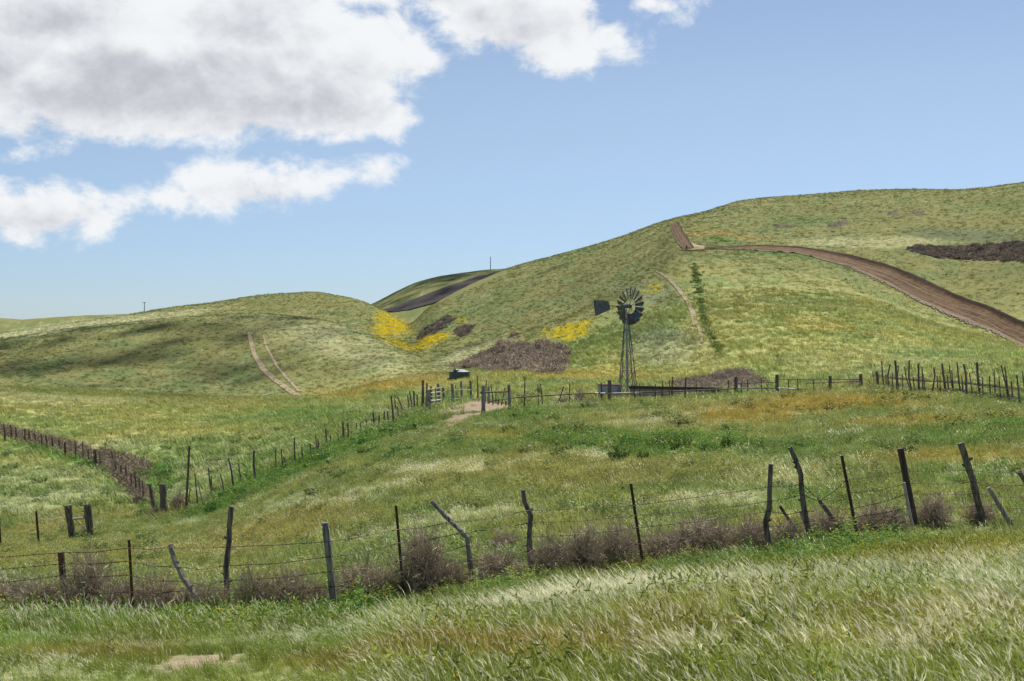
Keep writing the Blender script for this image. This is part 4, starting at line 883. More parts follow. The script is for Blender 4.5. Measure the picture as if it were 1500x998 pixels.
# ---- the low pipe fence with thin steel posts
X, D, Z = foot(893, 585)
pf = thing('pipe_fence', (X, D, Z), 'low fence with one long pipe rail and thin steel posts in front of the windmill', 'fence')
rail = [(748, 583.3), (769, 581.5), (800, 579.5), (834, 577.5), (872, 576), (893, 576.5), (940, 575), (985, 573.5), (1030, 571.5), (1078, 569.5), (1100, 569), (1138, 569), (1165, 569.8)]
Dline = lambda u: float(np.interp(u, [740, 893, 1000, 1078, 1138, 1216, 1270], [foot(746, 600)[1], foot(893, 587)[1], foot(1000, 583)[1], foot(1078, 577)[1], foot(1138, 577)[1], foot(1216, 571)[1], foot(1265, 567)[1]]))
for i, (a, c) in enumerate(zip(rail[:-1], rail[1:])):
    MB().ring_tube([at_px(*a, Dline(a[0]) - .1), at_px(*c, Dline(c[0]) - .1)], .034, n=6).build('rail', M_PIPE if 4 <= i <= 5 or i >= 9 else M_STEEL, pf)
for (u0, v0, u1, v1, w_) in ((769, 552, 768, 598, 1.9), (787.5, 564, 789, 592, 1.3), (792, 562, 794.5, 593, 1.9), (825.8, 566, 817.5, 592, 1.7), (834.3, 562, 834.3, 594, 1.8), (880.5, 561, 881.5, 587, 2.2), (929, 564, 929.5, 586, 1.8), (937, 562, 937.5, 587, 1.6), (960, 563, 960, 581, 1.6), (970, 557, 970, 582, 1.7), (980.5, 557, 980.5, 582, 1.3), (985, 552, 984, 583, 1.9), (1004.5, 553, 1003.5, 582, 2.2), (1020, 557, 1020, 574, 1.1), (1067, 557, 1067.5, 576, 1.8), (1086, 560, 1086, 576, 1.6), (1095, 557, 1095, 577, 1.7), (1115, 553, 1115.5, 574, 1.6), (1155, 557, 1155.5, 576, 1.8), (1168.5, 555, 1169, 570, 1.6), (1192, 555, 1192, 570, 1.5)):
    post(pf, [(u0, v0), (u1, v1)], w_, M_STEEL, 'steel_post', n=5, D=Dline(u1), segs=1, jit=.03)
for (u, v0, v1, w_, lb) in ((893, 557, 586, 5.4, 'square dark post in front of the round stock tank'), (1078, 552, 577, 5.2, 'stout dark post by the brush heap'), (1138, 549, 575, 5, None), (1216, 551, 570, 4.8, None), (1261, 548, 567, 5.2, 'stout post at the right end of the pipe')):
    post(pf, [(u, v0), (u, (v0 + v1) / 2), (u + .5, v1)], w_, M_WOOD, 'wooden_post', lb, n=8, D=Dline(u), jit=.06, taper=.98)
for a in (((1138, 556), (1216, 556.5), (1262, 555.5)), ((1180, 561.5), (1216, 560.5), (1262, 559)), ((1078, 562), (1115, 561), (1138, 560.5)), ((1165, 570), (1192, 570), (1216, 569.5))):
    MB().ring_tube([at_px(u, v, Dline(u) + .1) for u, v in a], .022, n=5).build('upper_rail', M_STEEL, pf)

# ---- stick fence on the right
zs = lambda x, y: (1100 + x / 3.75, 500 + y / 3.75)
sf_z = [(650, 215, 655, 245, 8), (690, 165, 700, 245, 14), (668, 165, 678, 240, 6), (718, 110, 722, 175, 730, 245, 9), (740, 185, 744, 245, 7), (765, 125, 752, 190, 757, 252, 10), (777, 170, 779, 265, 7), (793, 105, 800, 180, 808, 272, 16), (812, 135, 805, 200, 808, 270, 7), (832, 180, 834, 270, 6), (843, 140, 855, 210, 878, 272, 9), (870, 105, 868, 190, 882, 272, 10), (890, 195, 900, 275, 7),
        (920, 122, 921, 200, 923, 275, 13), (940, 140, 943, 200, 945, 278, 9), (947, 185, 958, 280, 6), (1005, 142, 1010, 190, 998, 278, 10), (1022, 190, 1027, 272, 7), (1038, 190, 1040, 277, 7), (1050, 122, 1058, 190, 1070, 272, 13), (1078, 185, 1086, 272, 8), (1090, 132, 1097, 200, 1112, 282, 10), (1102, 160, 1114, 282, 7), (1132, 115, 1140, 200, 1152, 290, 10),
        (1158, 195, 1165, 287, 8), (1168, 125, 1180, 190, 1184, 292, 14), (1200, 172, 1216, 292, 8), (1242, 115, 1247, 200, 1260, 300, 15), (1270, 195, 1275, 302, 9), (1310, 190, 1315, 312, 9), (1335, 168, 1340, 240, 1343, 312, 9), (1362, 195, 1372, 322, 9), (1375, 132, 1395, 220, 1416, 322, 10), (1395, 140, 1405, 220, 1418, 322, 10), (1430, 220, 1438, 322, 11), (1460, 185, 1466, 240, 1476, 332, 11), (1490, 165, 1500, 230, 1510, 335, 9), (1530, 190, 1540, 340, 10), (1575, 170, 1588, 350, 10), (1630, 180, 1640, 360, 11)]
X, D, Z = foot(1370, 577)
sf = thing('stick_fence', (X, D, Z), 'ragged fence of closely set crooked sticks at the right edge of the meadow', 'fence')
SB = []
for e in sf_z:
    pp = [zs(e[i], e[i + 1]) for i in range(0, len(e) - 1, 2)]
    o, P, D_ = post(sf, pp, e[-1] / 3.75 * .95, M_WOOD, 'stick', n=7 if e[-1] > 9 else 6, segs=2, jit=.18, knots=1 if e[-1] > 12 else 0); SB.append((P[-1] + Vector((0, 0, .1)), Vector((0, 0, 1))))
SB.sort(key=lambda q: q[0].x)
wires(sf, SB, [.4, .75], .007, sag=.02)

# ---- windmill
WD = 86.0; WX = (920 - CX) / F * WD; WZ = float(ground(WX, WD)); pxm = F / WD
wm = thing('windmill', (WX, WD, WZ), 'tall steel farm windmill with a many-bladed wheel and dark tail vane', 'windmill')
topz = CZ + (CY - 468) / F * WD; hubz = CZ + (CY - 448.5) / F * WD; hx = (917.0 - CX) / F * WD
legs = []
for (u0, dy0, u1, dy1) in ((914.5, -.18, 904, -.75), (919.5, -.18, 926, -.95), (915.5, .18, 911.5, .85), (921, .18, 936.5, .70)):
    a = Vector(((u0 - CX) / F * WD, WD + dy0, topz)); xb = (u1 - CX) / F * WD; b_ = Vector((xb, WD + dy1, float(ground(xb, WD + dy1)) - .2)); legs.append((b_, a))
    MB().ring_tube([b_, a], .026, n=4).build('leg', M_MILL, wm)
def onleg(i, z): b_, a = legs[i]; t = (z - b_.z) / (a.z - b_.z); return b_.lerp(a, t)
for z in (CZ + (CY - 543) / F * WD, CZ + (CY - 508) / F * WD, CZ + (CY - 483) / F * WD):
    for i, j in ((0, 1), (1, 3), (3, 2), (2, 0)): MB().ring_tube([onleg(i, z), onleg(j, z)], .016, n=4).build('girt', M_MILL, wm)
zl = [WZ + .1, CZ + (CY - 543) / F * WD, CZ + (CY - 508) / F * WD, CZ + (CY - 483) / F * WD]
for z0, z1 in zip(zl[:-1], zl[1:]):
    for i, j in ((0, 1), (1, 3), (2, 3), (0, 2)):
        for p, q in ((i, j), (j, i)): MB().ring_tube([onleg(p, z0), onleg(q, z1)], .010 if z0 > zl[0] + .1 else .018, n=4).build('brace', M_MILL, wm)
MB().ring_tube([(hx + .02, WD, hubz - .2), (hx + .05, WD, hubz - 2.2), ((919.5 - CX) / F * WD, WD, WZ + .1)], [.05, .075, .085], n=10).build('pump_pipe', M_GALV, wm)
MB().box(((917.5 - CX) / F * WD, WD, topz), .62, .5, .05).build('platform', M_MILL, wm)
ax = Vector((math.sin(R_(51)), math.cos(R_(51)), 0)); side = Vector((ax.y, -ax.x, 0)); up = Vector((0, 0, 1))
hub = Vector((hx, WD, hubz)); wc = hub + ax * .33
MB().ring_tube([hub - ax * .30, hub - ax * .1, hub + ax * .22], [.13, .17, .12], n=10).build('gearbox', M_MILL, wm)
MB().ring_tube([hub + ax * .2, wc + ax * .1], [.06, .06], n=8).ring_tube([wc - ax * .04, wc + ax * .06], [.15, .15], n=14).build('hub', M_MILL, wm)
RW = 1.20
def radial(th): return side * math.cos(th) + up * math.sin(th)
for rr, rd in ((.52, .014), (1.08, .014)):
    pts = [wc + radial(2 * math.pi * k / 36) * rr for k in range(37)]; MB().ring_tube(pts, rd, n=4, ref=tuple(ax), cap=False).build('wheel_rim', M_MILL, wm)
for k in range(6): MB().ring_tube([wc + radial(math.pi * 2 * (k + .25) / 6) * .1, wc + radial(math.pi * 2 * (k + .25) / 6) * 1.08], .016, n=4).build('spoke', M_MILL, wm)
NB = 18
for k in range(NB):
    th = 2 * math.pi * (k + .3) / NB; r_ = radial(th); tg = (side * -math.sin(th) + up * math.cos(th)); pit = R_(33)
    b = MB(); rows = []
    for (rr, wd_) in ((.48, .085), (.8, .13), (RW, .185)):
        row = []
        for s_ in (-1, -.33, .33, 1):
            off = (tg * math.cos(pit) + ax * math.sin(pit)) * (wd_ * s_) + (ax * math.cos(pit) - tg * math.sin(pit)) * (.035 * (1 - s_ * s_))
            row.append(wc + r_ * rr + off)
        rows.append(row)
    for th_ in (0, .004):
        o0 = len(b.v)
        for row in rows: b.v += [tuple(p + ax * th_) for p in row]
        for i in range(2):
            for j in range(3): b.f.append((o0 + i * 4 + j, o0 + i * 4 + j + 1, o0 + (i + 1) * 4 + j + 1, o0 + (i + 1) * 4 + j))
    b.build('blade', M_MILL, wm, smooth=True)
tb = [hub - ax * .25, hub - ax * 2.75]
MB().ring_tube([tb[0], tb[1]], [.03, .02], n=5).build('tail_bone', M_MILL, wm)
def tailpt(s_, z): return hub - ax * s_ + up * z
vn = [tailpt(1.42, .10), tailpt(1.62, .30), tailpt(2.78, .34), tailpt(2.62, -.66), tailpt(1.42, -.28), tailpt(1.36, -.10)]
b = MB(); b.v += [tuple(p + side * .006) for p in vn] + [tuple(p - side * .006) for p in vn]; n_ = len(vn); b.f.append(tuple(range(n_))); b.f.append(tuple(range(2 * n_ - 1, n_ - 1, -1)))
for i in range(n_): b.f.append((i, i + n_, (i + 1) % n_ + n_, (i + 1) % n_))
b.build('tail_vane', M_MILL, wm)
for sx_ in (1.55, 2.1, 2.6): MB().ring_tube([tailpt(sx_, -.28 - .3 * (sx_ - 1.42)), tailpt(sx_, .28)], .014, n=4).build('vane_stiffener', M_MILL, wm)

# ---- dark green water tank on the valley floor
TX, TD, TZ = cast1(673, 556); TZ = TZ - .05
tk = thing('water_tank', (TX, TD, TZ), 'squat dark green round water tank with a lid coloured sunlit pale', 'tank')
r0 = 15.4 / F * TD; hh = 12.6 / F * TD
prof = [(r0 * .99, -.25), (r0, .02)]
for k in range(1, 7): z = hh * k / 7; prof += [(r0, z - .03), (r0 * .985, z), (r0, z + .03)]
prof += [(r0, hh * .97), (r0 * .975, hh)]
MB().lathe(prof, 40, (TX, TD, TZ)).build('tank_wall', M_TANK, tk, smooth=True)
MB().lathe([(r0 * .985, hh * .985), (r0 * .8, hh * 1.10), (r0 * .5, hh * 1.22), (r0 * .15, hh * 1.30), (0.01, hh * 1.31)], 40, (TX, TD, TZ)).build('lid', M_TANKTOP, tk, smooth=True)
MB().lathe([(.30, hh * 1.08), (.30, hh * 1.24), (.24, hh * 1.29), (.01, hh * 1.30)], 18, (TX - r0 * .30, TD - r0 * .62, TZ)).build('hatch', M_TANK, tk)
MB().ring_tube([(TX - r0 * 1.12, TD - .3, TZ + .15), (TX - r0 * .9, TD - .3, TZ + .15)], .09, n=8).build('outlet_pipe', M_STEEL, tk)

# ---- round galvanised stock tank and the long trough
KD_ = Dline(893) + 4.5; KX = (893.5 - CX) / F * KD_; KZ_ = float(ground(KX, KD_))
sk = thing('stock_tank', (KX, KD_, KZ_), 'round galvanised stock tank behind the square dark fence post', 'trough')
rk = 17.5 / F * KD_; zt = CZ + (CY - 564.2) / F * (KD_ - rk) - KZ_
MB().lathe([(rk * .97, -.1), (rk, .1), (rk, .3), (rk * 1.01, .33), (rk, .36), (rk, zt)], 36, (KX, KD_, KZ_)).build('tank_wall', M_GALV, sk, smooth=True)
MB().lathe([(rk * .96, zt - .02), (rk * .94, .1), (.01, .1)], 36, (KX, KD_, KZ_)).build('inner_wall', M_GALV, sk, smooth=True)
MB().lathe([(rk * .955, zt), (rk * 1.0, zt + .045), (rk * 1.045, zt), (rk * 1.0, zt - .03), (rk * .955, zt)], 36, (KX, KD_, KZ_)).build('rim', M_STEEL, sk, smooth=True)
LD_ = 79.0
p0 = at_px(925, 567, LD_); p1 = at_px(1058, 567, LD_ - 3); cx_ = (p0 + p1) / 2; gz = float(ground(cx_.x, cx_.y)); ln = (p1 - p0).length; rz = math.atan2(p1.y - p0.y, p1.x - p0.x)
tr = thing('long_trough', (cx_.x, cx_.y, gz), 'long low grey trough with a dark plank edge at the windmill foot', 'trough')
topz_ = CZ + (CY - 566.5) / F * LD_
MB().box((cx_.x, cx_.y, (gz - .1 + topz_ - .1) / 2), ln * .99, .5, topz_ - .1 - gz + .1, rz).build('trough_wall', M_TROUGHW, tr)
MB().box((cx_.x - math.sin(rz) * -.30, cx_.y - .30, topz_ - .03), ln, .07, .15, rz).build('edge_plank', M_DARKPL, tr)
MB().box((cx_.x, cx_.y + .28, topz_ - .02), ln, .06, .12, rz).build('edge_plank', M_DARKPL, tr)
p0 = at_px(900, 577.5, Dline(930) + 1.2); p1 = at_px(1040, 574.5, Dline(1030) + 1.2)
bd = thing('ground_board', tuple((p0 + p1) / 2), 'long pale weathered board lying low behind the pipe fence', 'board')
MB().box(tuple((p0 + p1) / 2), (p1 - p0).length, .05, .10, math.atan2(p1.y - p0.y, p1.x - p0.x)).build('plank', M_PIPE, bd)

# ---- poles on the skylines
def utility_pole(u, v0, v1, D, arm, label, w_=.13):
    X = (u - CX) / F * D; zt_ = CZ + (CY - v0) / F * D; zb = min(float(ground(X, D)), CZ + (CY - v1) / F * D)
    t = thing('utility_pole', (X, D, zb), label, 'pole', 'poles on the skyline')
    MB().ring_tube([(X, D, zb - .5), (X, D, zt_)], [w_, w_ * .75], n=8).build('pole_shaft', M_WOOD, t)
    if arm:
        MB().box((X, D - w_, zt_ - .3), arm, .12, .14).build('crossarm', M_WOOD, t)
        for s_ in (-.42, 0, .42): MB().lathe([(.05, 0), (.07, .1), (.03, .2), (.01, .22)], 8, (X + s_ * arm, D - w_, zt_ - .23)).build('insulator', M_GALV, t)
utility_pole(211.5, 442.5, 459, 520, 1.3, 'small pole with a crossarm on the left hill skyline', .16)
utility_pole(718.5, 376.5, 401, 900, 0, 'tall bare pole on the far ridge between the hills', .26)
# ---- short fence and post at the top of the steep cut
X, D, Z = cast1(975, 334)
rf = thing('ridge_fence', (X, D, Z), 'tiny line of posts on the skyline at the head of the steep cut', 'fence')
for (u, h_) in ((965.5, 4), (968.5, 2.6), (975.5, 3.6), (980, 2), (998, 2.4)):
    vt_ = float(np.interp(u, [960, 975, 1000], [336, 331.5, 327.5])); Dq = 440.0; Xq = (u - CX) / F * Dq; zq = float(ground(Xq, Dq))
    MB().ring_tube([(Xq, Dq, zq - .3), (Xq + random.uniform(-.1, .1), Dq, max(zq + .6, CZ + (CY - vt_ + h_ - 1.0) / F * Dq))], .11, n=6).build('post', M_WOOD, rf)
X, D, Z = cast1(1006, 366)
rp = thing('trail_post', (X, D, Z), 'single dark post where the road meets the steep cut', 'post')
MB().ring_tube([(X, D, Z - .2), (X, D, Z + .9)], [.16, .14], n=7, jit=.1).build('post_shaft', M_WOOD, rp)
MB().ring_tube([(X - .3, D, Z + .45), (X + .5, D, Z + .5)], .05, n=5).build('rail', M_WOOD, rp)

# ---- tumbleweeds
TUM = [tumble_mesh('tumbleweed', s, 900, wd=.007) for s in (31, 32, 33)]
TB = [ (14, 898, 95, 50, 'leftmost tumbleweed, flat brown heap at the left edge against the near fence'), (62, 900, 80, 46, 'brown tumbleweed just left of the square-cut dark post'), (128, 898, 86, 74, 'tall brown tumbleweed right of the square-cut dark post'),
  (178, 900, 70, 50, 'grey-brown tumbleweed around the first thin steel post'), (232, 902, 90, 52, 'brown tumbleweed between the first steel post and the leaning grey branch'), (282, 904, 60, 42, 'small tumbleweed at the foot of the leaning bent grey branch'),
  (312, 906, 56, 50, 'small brown tumbleweed pressed against the tall knotty branch'), (372, 900, 66, 58, 'loose tumbleweed just right of the tall knotty branch'), (425, 896, 76, 52, 'rounded brown tumbleweed left of the grey split post'),
  (462, 892, 44, 38, 'small ragged tumbleweed touching the grey split post'), (528, 878, 84, 46, 'dark brown low tumbleweed right of the grey split post'), (620, 866, 96, 78, 'biggest round tumbleweed, right of the rusty brown steel post'), (570, 874, 50, 44, 'small tumbleweed left of the rusty brown steel post'),
  (660, 862, 56, 44, 'flat tumbleweed between the rusty steel post and the elbow branch'), (728, 852, 84, 44, 'low grey tumbleweed right of the elbow-shaped branch'), (742, 806, 44, 30, 'small tumbleweed sitting behind the wires right of the elbow branch'), (812, 838, 76, 54, 'brown tumbleweed right of the short hooked branch'), (858, 834, 76, 66, 'tall brown tumbleweed in the middle of the long heap'),
  (905, 828, 76, 70, 'grey tumbleweed just left of the thin steel post at the fence middle'), (975, 818, 84, 42, 'low tumbleweed right of the thin steel post at the fence middle'), (1022, 808, 76, 48, 'rounded reddish-brown tumbleweed right of the fence middle'), (1056, 806, 50, 42, 'grey end of the heap, tumbleweed before the gap'),
  (1102, 802, 50, 44, 'tumbleweed left of the thick curved branch'), (1150, 800, 44, 34, 'sparse tumbleweed between the two curved branches'), (1210, 790, 60, 44, 'pale sparse tumbleweed around the leaning stout branch'), (1290, 778, 66, 40, 'low tumbleweed left of the wide dark plank'), (1366, 770, 50, 40, 'small reddish tumbleweed right of the wide dark plank'), (1434, 768, 40, 30, 'tiny tumbleweed at the foot of the heavy leaning post')]
for i, (u, v, w_, h_, lab) in enumerate(TB):
    X, D, Z = foot(u, v - 2, .10); D += .35; X = (u - CX) / F * D; Z = float(ground(X, D)); s_ = w_ * (1.2 if i < 20 else 1.5) / F * D
    o = bpy.data.objects.new('tumbleweed', TUM[i % 3]); COL.objects.link(o); hz = (h_ * (1.45 if i < 12 else 1.15) + 8) / F * D
    o.location = (X, D, Z + hz * .06); o.scale = (s_ * 1.12, s_ * .95, hz * 1.85); o.rotation_euler = (0, 0, random.uniform(0, 6.28) if abs(w_ - h_) < 20 else random.choice((0, 3.14)) + random.uniform(-.3, .3))
    props(o, lab, 'tumbleweed', 'tumbleweeds caught along the near fence')
for (u, v, w_, h_, lab) in ((262, 748, 34, 36, 'round tumbleweed behind the stout corner post in the gully'), (230, 756, 30, 16, 'flat tumbleweed in front of the leaning corner post'), (789, 580, 12, 20, 'grey tumbleweed hanging in the thin stakes left of the stock tank'),
                            (850, 590, 26, 26, 'dark brown bush-like tumbleweed left of the stock tank'), (829, 592, 34, 18, 'low dark tumbleweed under the pipe rail right of the leaning stake'), (867, 592, 24, 16, 'low dark tumbleweed right beside the stock tank'), (1251, 567, 26, 18, 'dark tumbleweed left of the last stout post'), (1266, 563, 16, 15, 'reddish tumbleweed right of the last stout post'), (1284, 556, 16, 16, 'reddish tumbleweed caught in the first sticks of the stick fence'), (1363, 556, 8, 9, 'small grey tumbleweed caught high in the stick fence'),
                            (121, 784, 18, 16, 'small grey tumbleweed between the H-brace posts'), (574, 619, 10, 7, 'small dark tumbleweed at the foot of a tall stake below the yard')):
    X, D, Z = foot(u, v, .05); D += .3; X = (u - CX) / F * D; s_ = w_ / F * D; hz = h_ / F * D
    zb = float(ground(X, D)) if u not in (789, 1284, 1363) else CZ + (CY - v) / F * D
    o = bpy.data.objects.new('tumbleweed', TUM[int(u) % 3]); COL.objects.link(o); o.location = (X, D, zb + hz * .06); o.scale = (s_, s_ * .9, hz * 1.8); o.rotation_euler = (0, 0, u)
    props(o, lab, 'tumbleweed', 'tumbleweeds along the far fences')
# brush banked against the left fence (one mass)
pl = resample([(-60, 627), (0, 634), (40, 645), (90, 659), (130, 672), (150, 682), (170, 697), (190, 714), (205, 726), (214, 738)], 700)
uj = pl[:, 0] + RNG.normal(0, 2.5, 700); hump = np.interp(pl[:, 0], [-60, 0, 100, 150, 180, 215], [9, 9, 12, 12, 18, 10])
vj = pl[:, 1] - RNG.random(700) * hump + 2
X, D, Z = cast(uj, vj); Z = Z - .05; D = D + 0
tt = [tmpl(tumble_mesh('brush_ball', 41, 130, .5, .03))]
n_ = len(X); sc3 = np.stack([RNG.uniform(.9, 1.6, n_)] * 3, 1); sc3[:, 2] *= .95
scatter('banked_brush', X, D, Z, rots(n_, 3, .3), sc3, np.zeros(n_), np.tile(DEAD, (n_, 1)), tt, 'grey-brown dead brush banked along the left fence')
uh = RNG.uniform(150, 216, 160); vh = np.interp(uh, [150, 185, 216], [668, 678, 692]) + RNG.normal(0, 4, 160); X, D, Z = cast(uh, vh); sc3 = np.stack([RNG.uniform(.9, 1.5, 160)] * 3, 1)
scatter('banked_brush', X, D, Z - .1, rots(160, 3, .3), sc3, np.zeros(160), np.tile(DEAD, (160, 1)), tt, 'drift of grey dead brush spreading behind the left fence')

# ---- leafy weed clumps one can pick out in the meadow
def weed_mesh(name, seed, n=60, rad=.5, h=.55):
    r = np.random.default_rng(seed); V = []; Fq = []; A = []
    for i in range(n):
        a = r.random() * 6.28; q = rad * math.sqrt(r.random()); p = np.array([q * math.cos(a) * .5, q * math.sin(a) * .5, 0]); d = np.array([math.cos(a) * q / rad * .8, math.sin(a) * q / rad * .8, 1.0]); d /= np.linalg.norm(d); hh = h * (1.1 - .5 * q / rad) * (.7 + .5 * r.random())
        for k in range(14):
            t = .15 + .85 * k / 13; c = p + d * hh * t; e = r.normal(0, 1, 3); e[2] = abs(e[2]) * .5; e /= np.linalg.norm(e); sd = np.cross(e, r.normal(0, 1, 3)); sd /= np.linalg.norm(sd); L = .10 * (1.2 - .6 * t) * (.7 + .6 * r.random()); w_ = L * .33
            hd = 1 if (t > .93 and r.random() < .25) else 0; b = len(V); rn = r.random()
            for q_, ww in ((c, .3), (c + e * L * .5, 1), (c + e * L, .15)):
                for s_ in (-.5, .5): V.append(q_ + sd * w_ * ww * s_); A.append((hd, rn, 0))
            Fq += [(b, b + 1, b + 3, b + 2), (b + 2, b + 3, b + 5, b + 4)]
    me = mesh_np(name, np.array(V), Fq, M_WEED, False); at = me.attributes.new('bl', 'FLOAT_VECTOR', 'POINT'); at.data.foreach_set('vector', np.array(A, np.float32).ravel()); return me
WM = [weed_mesh('weed_clump', s, 70) for s in (51, 52, 53)]
for i, (u, v, w_, h_, lab) in enumerate(((906, 672, 38, 18, 'widest dark leafy weed clump in the middle of the meadow'), (943, 672, 24, 13, 'dark weed clump just right of the widest one in the meadow'), (962, 654, 34, 16, 'dark weed clump above the widest one, left of a matching pair'), (1000, 660, 44, 20, 'long dark weed clump in the row right of the meadow middle'),
     (1032, 662, 26, 15, 'small dark weed clump in the row right of the meadow middle'), (1066, 662, 26, 23, 'tall dark round weed clump at the right end of the meadow row'), (847, 634, 30, 14, 'dark weed clump nearest below the stock tank'), (818, 632, 28, 12, 'dark weed clump on the left of two below the leaning stake'), (812, 618, 22, 10, 'small weed clump highest up the meadow below the leaning stake'), (820, 670, 34, 14, 'dark weed clump left of the widest one in the meadow'),
     (534, 667, 26, 12, 'dark weed clump beside the stake fence in the middle distance'), (609, 635, 20, 8, 'weed clump on the bare earth below the plank panel'), (632, 633, 16, 7, 'smaller weed clump on the bare earth right of its neighbour'), (835, 660, 20, 10, 'brown-green weed clump behind the left one in the meadow'), (745, 632, 26, 9, 'low weed clump below the gateway'))):
    X, D, Z = foot(u, v, .05); o = bpy.data.objects.new('weed_clump', WM[i % 3]); COL.objects.link(o); s_ = w_ / F * D / .95; o.location = (X, D, Z - .03); o.scale = (s_, s_, h_ / F * D / .55 * 1.5); o.rotation_euler = (0, 0, i * 1.7)
    props(o, lab, 'weed', 'dark weed clumps in the meadow')
# small shrubs lining the gully beside the spur trail and dotted on the slopes
n_ = 420; v_g = RNG.uniform(368, 526, n_); v_g = v_g[perlin(v_g / 7.0, v_g * 0 + .5) + .3 * RNG.normal(size=n_) > .05]; n_ = len(v_g); u_g = np.interp(v_g, [368, 400, 440, 480, 520], [1010, 1020, 1026, 1036, 1056]) + RNG.normal(0, 3.4, n_)
X, D, Z = cast(u_g, v_g); tw = [tmpl(weed_mesh('slope_weed', 61, 26, .5, .6))]
scatter('slope_weeds', X, D, Z - .05, rots(n_, 3, .1), np.stack([RNG.uniform(.35, 1.2, n_)] * 3, 1) * [1, 1, .8], np.zeros(n_), np.tile(LUSH, (n_, 1)), tw, 'dark weeds lining the shallow gully on the right hill')
n_ = 2400; u_g = RNG.uniform(-40, 1540, n_); v_g = RNG.uniform(330, 575, n_); X, D, Z = cast(u_g, v_g); q = fbm(X / 25, D / 25, 3) + .25 * RNG.normal(size=n_); kk = (D > 120) & (D < 520) & (q > .16) & clear_mask(u_g, v_g, D); X, D, Z = X[kk], D[kk], Z[kk]; n_ = len(X)
scatter('slope_weeds', X, D, Z - .08, rots(n_, 3, .1), np.stack([RNG.uniform(.5, 1.35, n_)] * 3, 1) * [1.3, 1, .55], np.zeros(n_), np.tile(LUSH, (n_, 1)), tw, 'scattered dark weed tussocks on the hill slopes')
# ---- earth clods thrown up along the lower road edge
ri = resample([(1235, 389), (1300, 416), (1350, 444), (1400, 466), (1450, 483), (1500, 511), (1560, 545)], 420); b = MB()
uu_ = ri[:, 0] + RNG.normal(0, 1.5, 420); vv_ = ri[:, 1] + RNG.normal(0, 1.1, 420) + .6; X, D, Z = cast(uu_, vv_)
for i in range(420):
    r = random.uniform(.12, .42) * np.interp(uu_[i], [1240, 1350, 1560], [.6, 1, .9]); k0 = len(b.v); pts = [(0, 0, 1), (1, 0, 0), (0, 1, 0), (-1, 0, 0), (0, -1, 0), (0, 0, -1), (.7, .7, .5), (-.7, -.7, .5)]
    for p in pts: b.v.append((X[i] + p[0] * r * random.uniform(.7, 1.3), D[i] + p[1] * r * random.uniform(.7, 1.3), Z[i] + .1 + p[2] * r * .7 * random.uniform(.7, 1.2)))
    b.f += [(k0, k0 + 1, k0 + 6), (k0, k0 + 6, k0 + 2), (k0 + 6, k0 + 1, k0 + 2), (k0, k0 + 2, k0 + 3), (k0, k0 + 3, k0 + 7), (k0, k0 + 7, k0 + 4), (k0 + 7, k0 + 3, k0 + 4), (k0, k0 + 4, k0 + 1), (k0 + 5, k0 + 2, k0 + 1), (k0 + 5, k0 + 3, k0 + 2), (k0 + 5, k0 + 4, k0 + 3), (k0 + 5, k0 + 1, k0 + 4)]
o = b.build('earth_berm', M_CLOD); props(o, 'broken pale clods thrown up along the lower edge of the dirt road', kind='stuff')
# ---- unseen clouds above the frame, their puffs spread to shade left hill and far ridge
mc, t, o_ = newmat('cloud_white'); d = t.new('ShaderNodeBsdfDiffuse'); d.inputs[0].default_value = (.9, .9, .92, 1); tl = t.new('ShaderNodeBsdfTranslucent'); tl.inputs[0].default_value = (.9, .9, .92, 1); mx = t.new('ShaderNodeMixShader'); t.l.new(d.outputs[0], mx.inputs[1]); t.l.new(tl.outputs[0], mx.inputs[2]); t.l.new(mx.outputs[0], o_.inputs[0])
def cloud(tx, ty, tz, alt, sx, sy, n, seed, label, rot=0.0):
    r = random.Random(seed); b = MB(); ctr = Vector((tx, ty, tz)) + sunvec * (alt / sunvec.z)
    for i in range(n):
        ex = r.gauss(0, 1); ey = r.gauss(0, 1); X = ex * sx; Y = ey * sy; p = ctr + Vector((X * math.cos(rot) - Y * math.sin(rot), X * math.sin(rot) + Y * math.cos(rot), abs(r.gauss(0, 12)))); rr = r.uniform(2.0, 4.4); k0 = len(b.v)
        for j in range(4):
            ph = -math.pi / 2 + math.pi * j / 3
            for k in range(6): th = 2 * math.pi * k / 6; f_ = rr * r.uniform(.8, 1.2); b.v.append((p.x + f_ * math.cos(ph) * math.cos(th), p.y + f_ * math.cos(ph) * math.sin(th), p.z + f_ * .6 * math.sin(ph)))
        for j in range(3):
            for k in range(6): k2 = (k + 1) % 6; b.f.append((k0 + j * 6 + k, k0 + j * 6 + k2, k0 + (j + 1) * 6 + k2, k0 + (j + 1) * 6 + k))
    o = b.build('cloud', mc, smooth=True); props(o, label, kind='stuff')
cloud(-118, 300, 3, 900, 56, 38, 330, 4, 'unseen thin cloud above the frame, its puffs spread to shade the left hill')
cloud(-45, 880, 35, 900, 60, 50, 1100, 5, 'larger unseen cloud above the frame, its puffs spread to shade the far ridge')

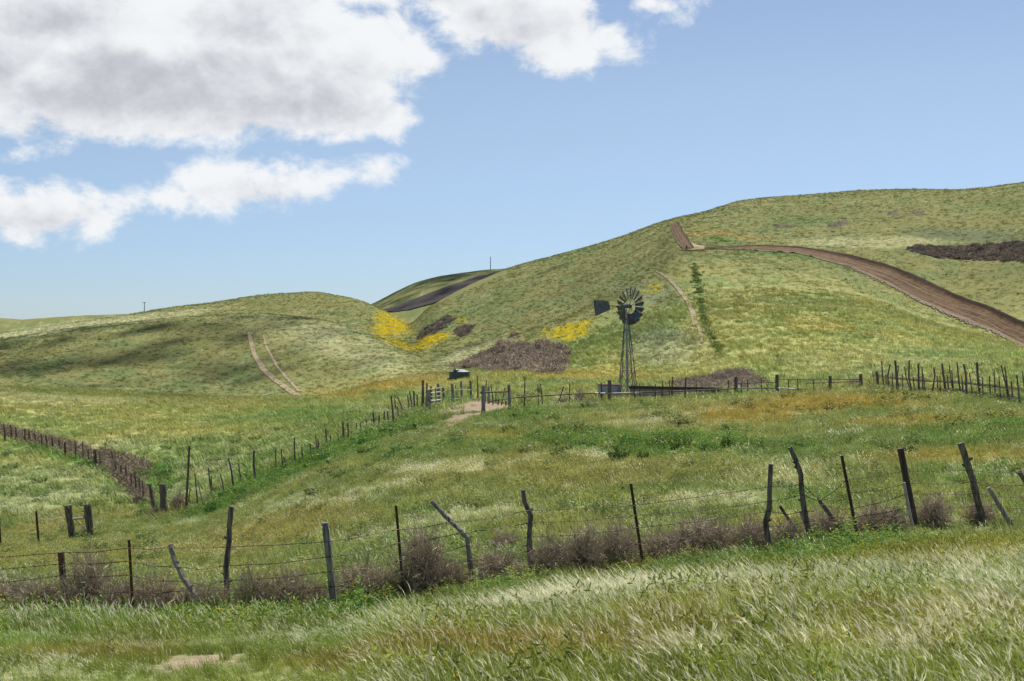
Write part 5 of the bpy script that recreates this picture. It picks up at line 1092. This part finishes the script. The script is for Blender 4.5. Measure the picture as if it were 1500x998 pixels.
# ---- yellow wildflowers in drifts, thinning at their edges
U = []; Vv = []
for k, p in enumerate(YPOLY):
    a = np.array(p, float); n_ = int([2400, 800, 1000, 500, 900, 60, 90][k]); c_ = a.mean(0)
    uu, vv = poly_points([tuple(c_ + (q - c_) * 1.08) for q in a], n_); U.append(uu + RNG.normal(0, 5, len(uu))); Vv.append(vv + RNG.normal(0, 2.0, len(vv)))
U = np.concatenate(U); Vv = np.concatenate(Vv); X, D, Z = cast(U, Vv); kk = (D > 150) & (fbm(X / 3, D / 4, 3) + .3 * RNG.normal(size=len(X)) > .0); X, D, Z = X[kk], D[kk], Z[kk]; n_ = len(X)
T_YEL = [tmpl(tuft_mesh('flower_tuft', M_GRASS, 24, .35, .05, .3, .5, 2, seed=81, vary=.3))]
scatter('yellow_wildflowers', X, D, Z, rots(n_, 3, .1), np.stack([RNG.uniform(.35, 1.0, n_)] * 3, 1), np.zeros(n_), YEL * RNG.uniform(.6, 1.1, (n_, 1)), T_YEL, 'drifts of yellow wildflowers in the folds of the hills')
# ---- low leafy weeds thickening the lush parts of the meadow
X, D, u_ = sample(16000, 27, 110); c_, p_, g_, uu, vv = tint(X, D); lush = c_[:, 1] / c_[:, 0]; kk = ((lush > 1.42 + .3 * RNG.random(len(X))) | (RNG.random(len(X)) < .10)) & (g_ < .3) & (fbm(X / 1.8, D / 1.8, 2) > .05)
X, D, c_ = X[kk], D[kk], c_[kk]; n_ = len(X); print('weeds', n_)
M_WEEDT = leaf_mat('low_weed_leaves', trans=.4, pale=(.62, .60, .30)); wm_ = weed_mesh('low_weed', 91, 22, .45, .40); wm_.materials[0] = M_WEEDT
scatter('meadow_weeds', X, D, ground(X, D), rots(n_, 3, .1), np.stack([RNG.uniform(.5, 1.4, n_) * np.clip(D / 50, .6, 1)] * 3, 1) * [1.2, 1.2, 1.0], np.zeros(n_), c_ * np.array([.8, .92, .95]) * RNG.uniform(.5, .95, (n_, 1)), [tmpl(wm_)], 'low leafy weeds filling the greener parts of the meadow')
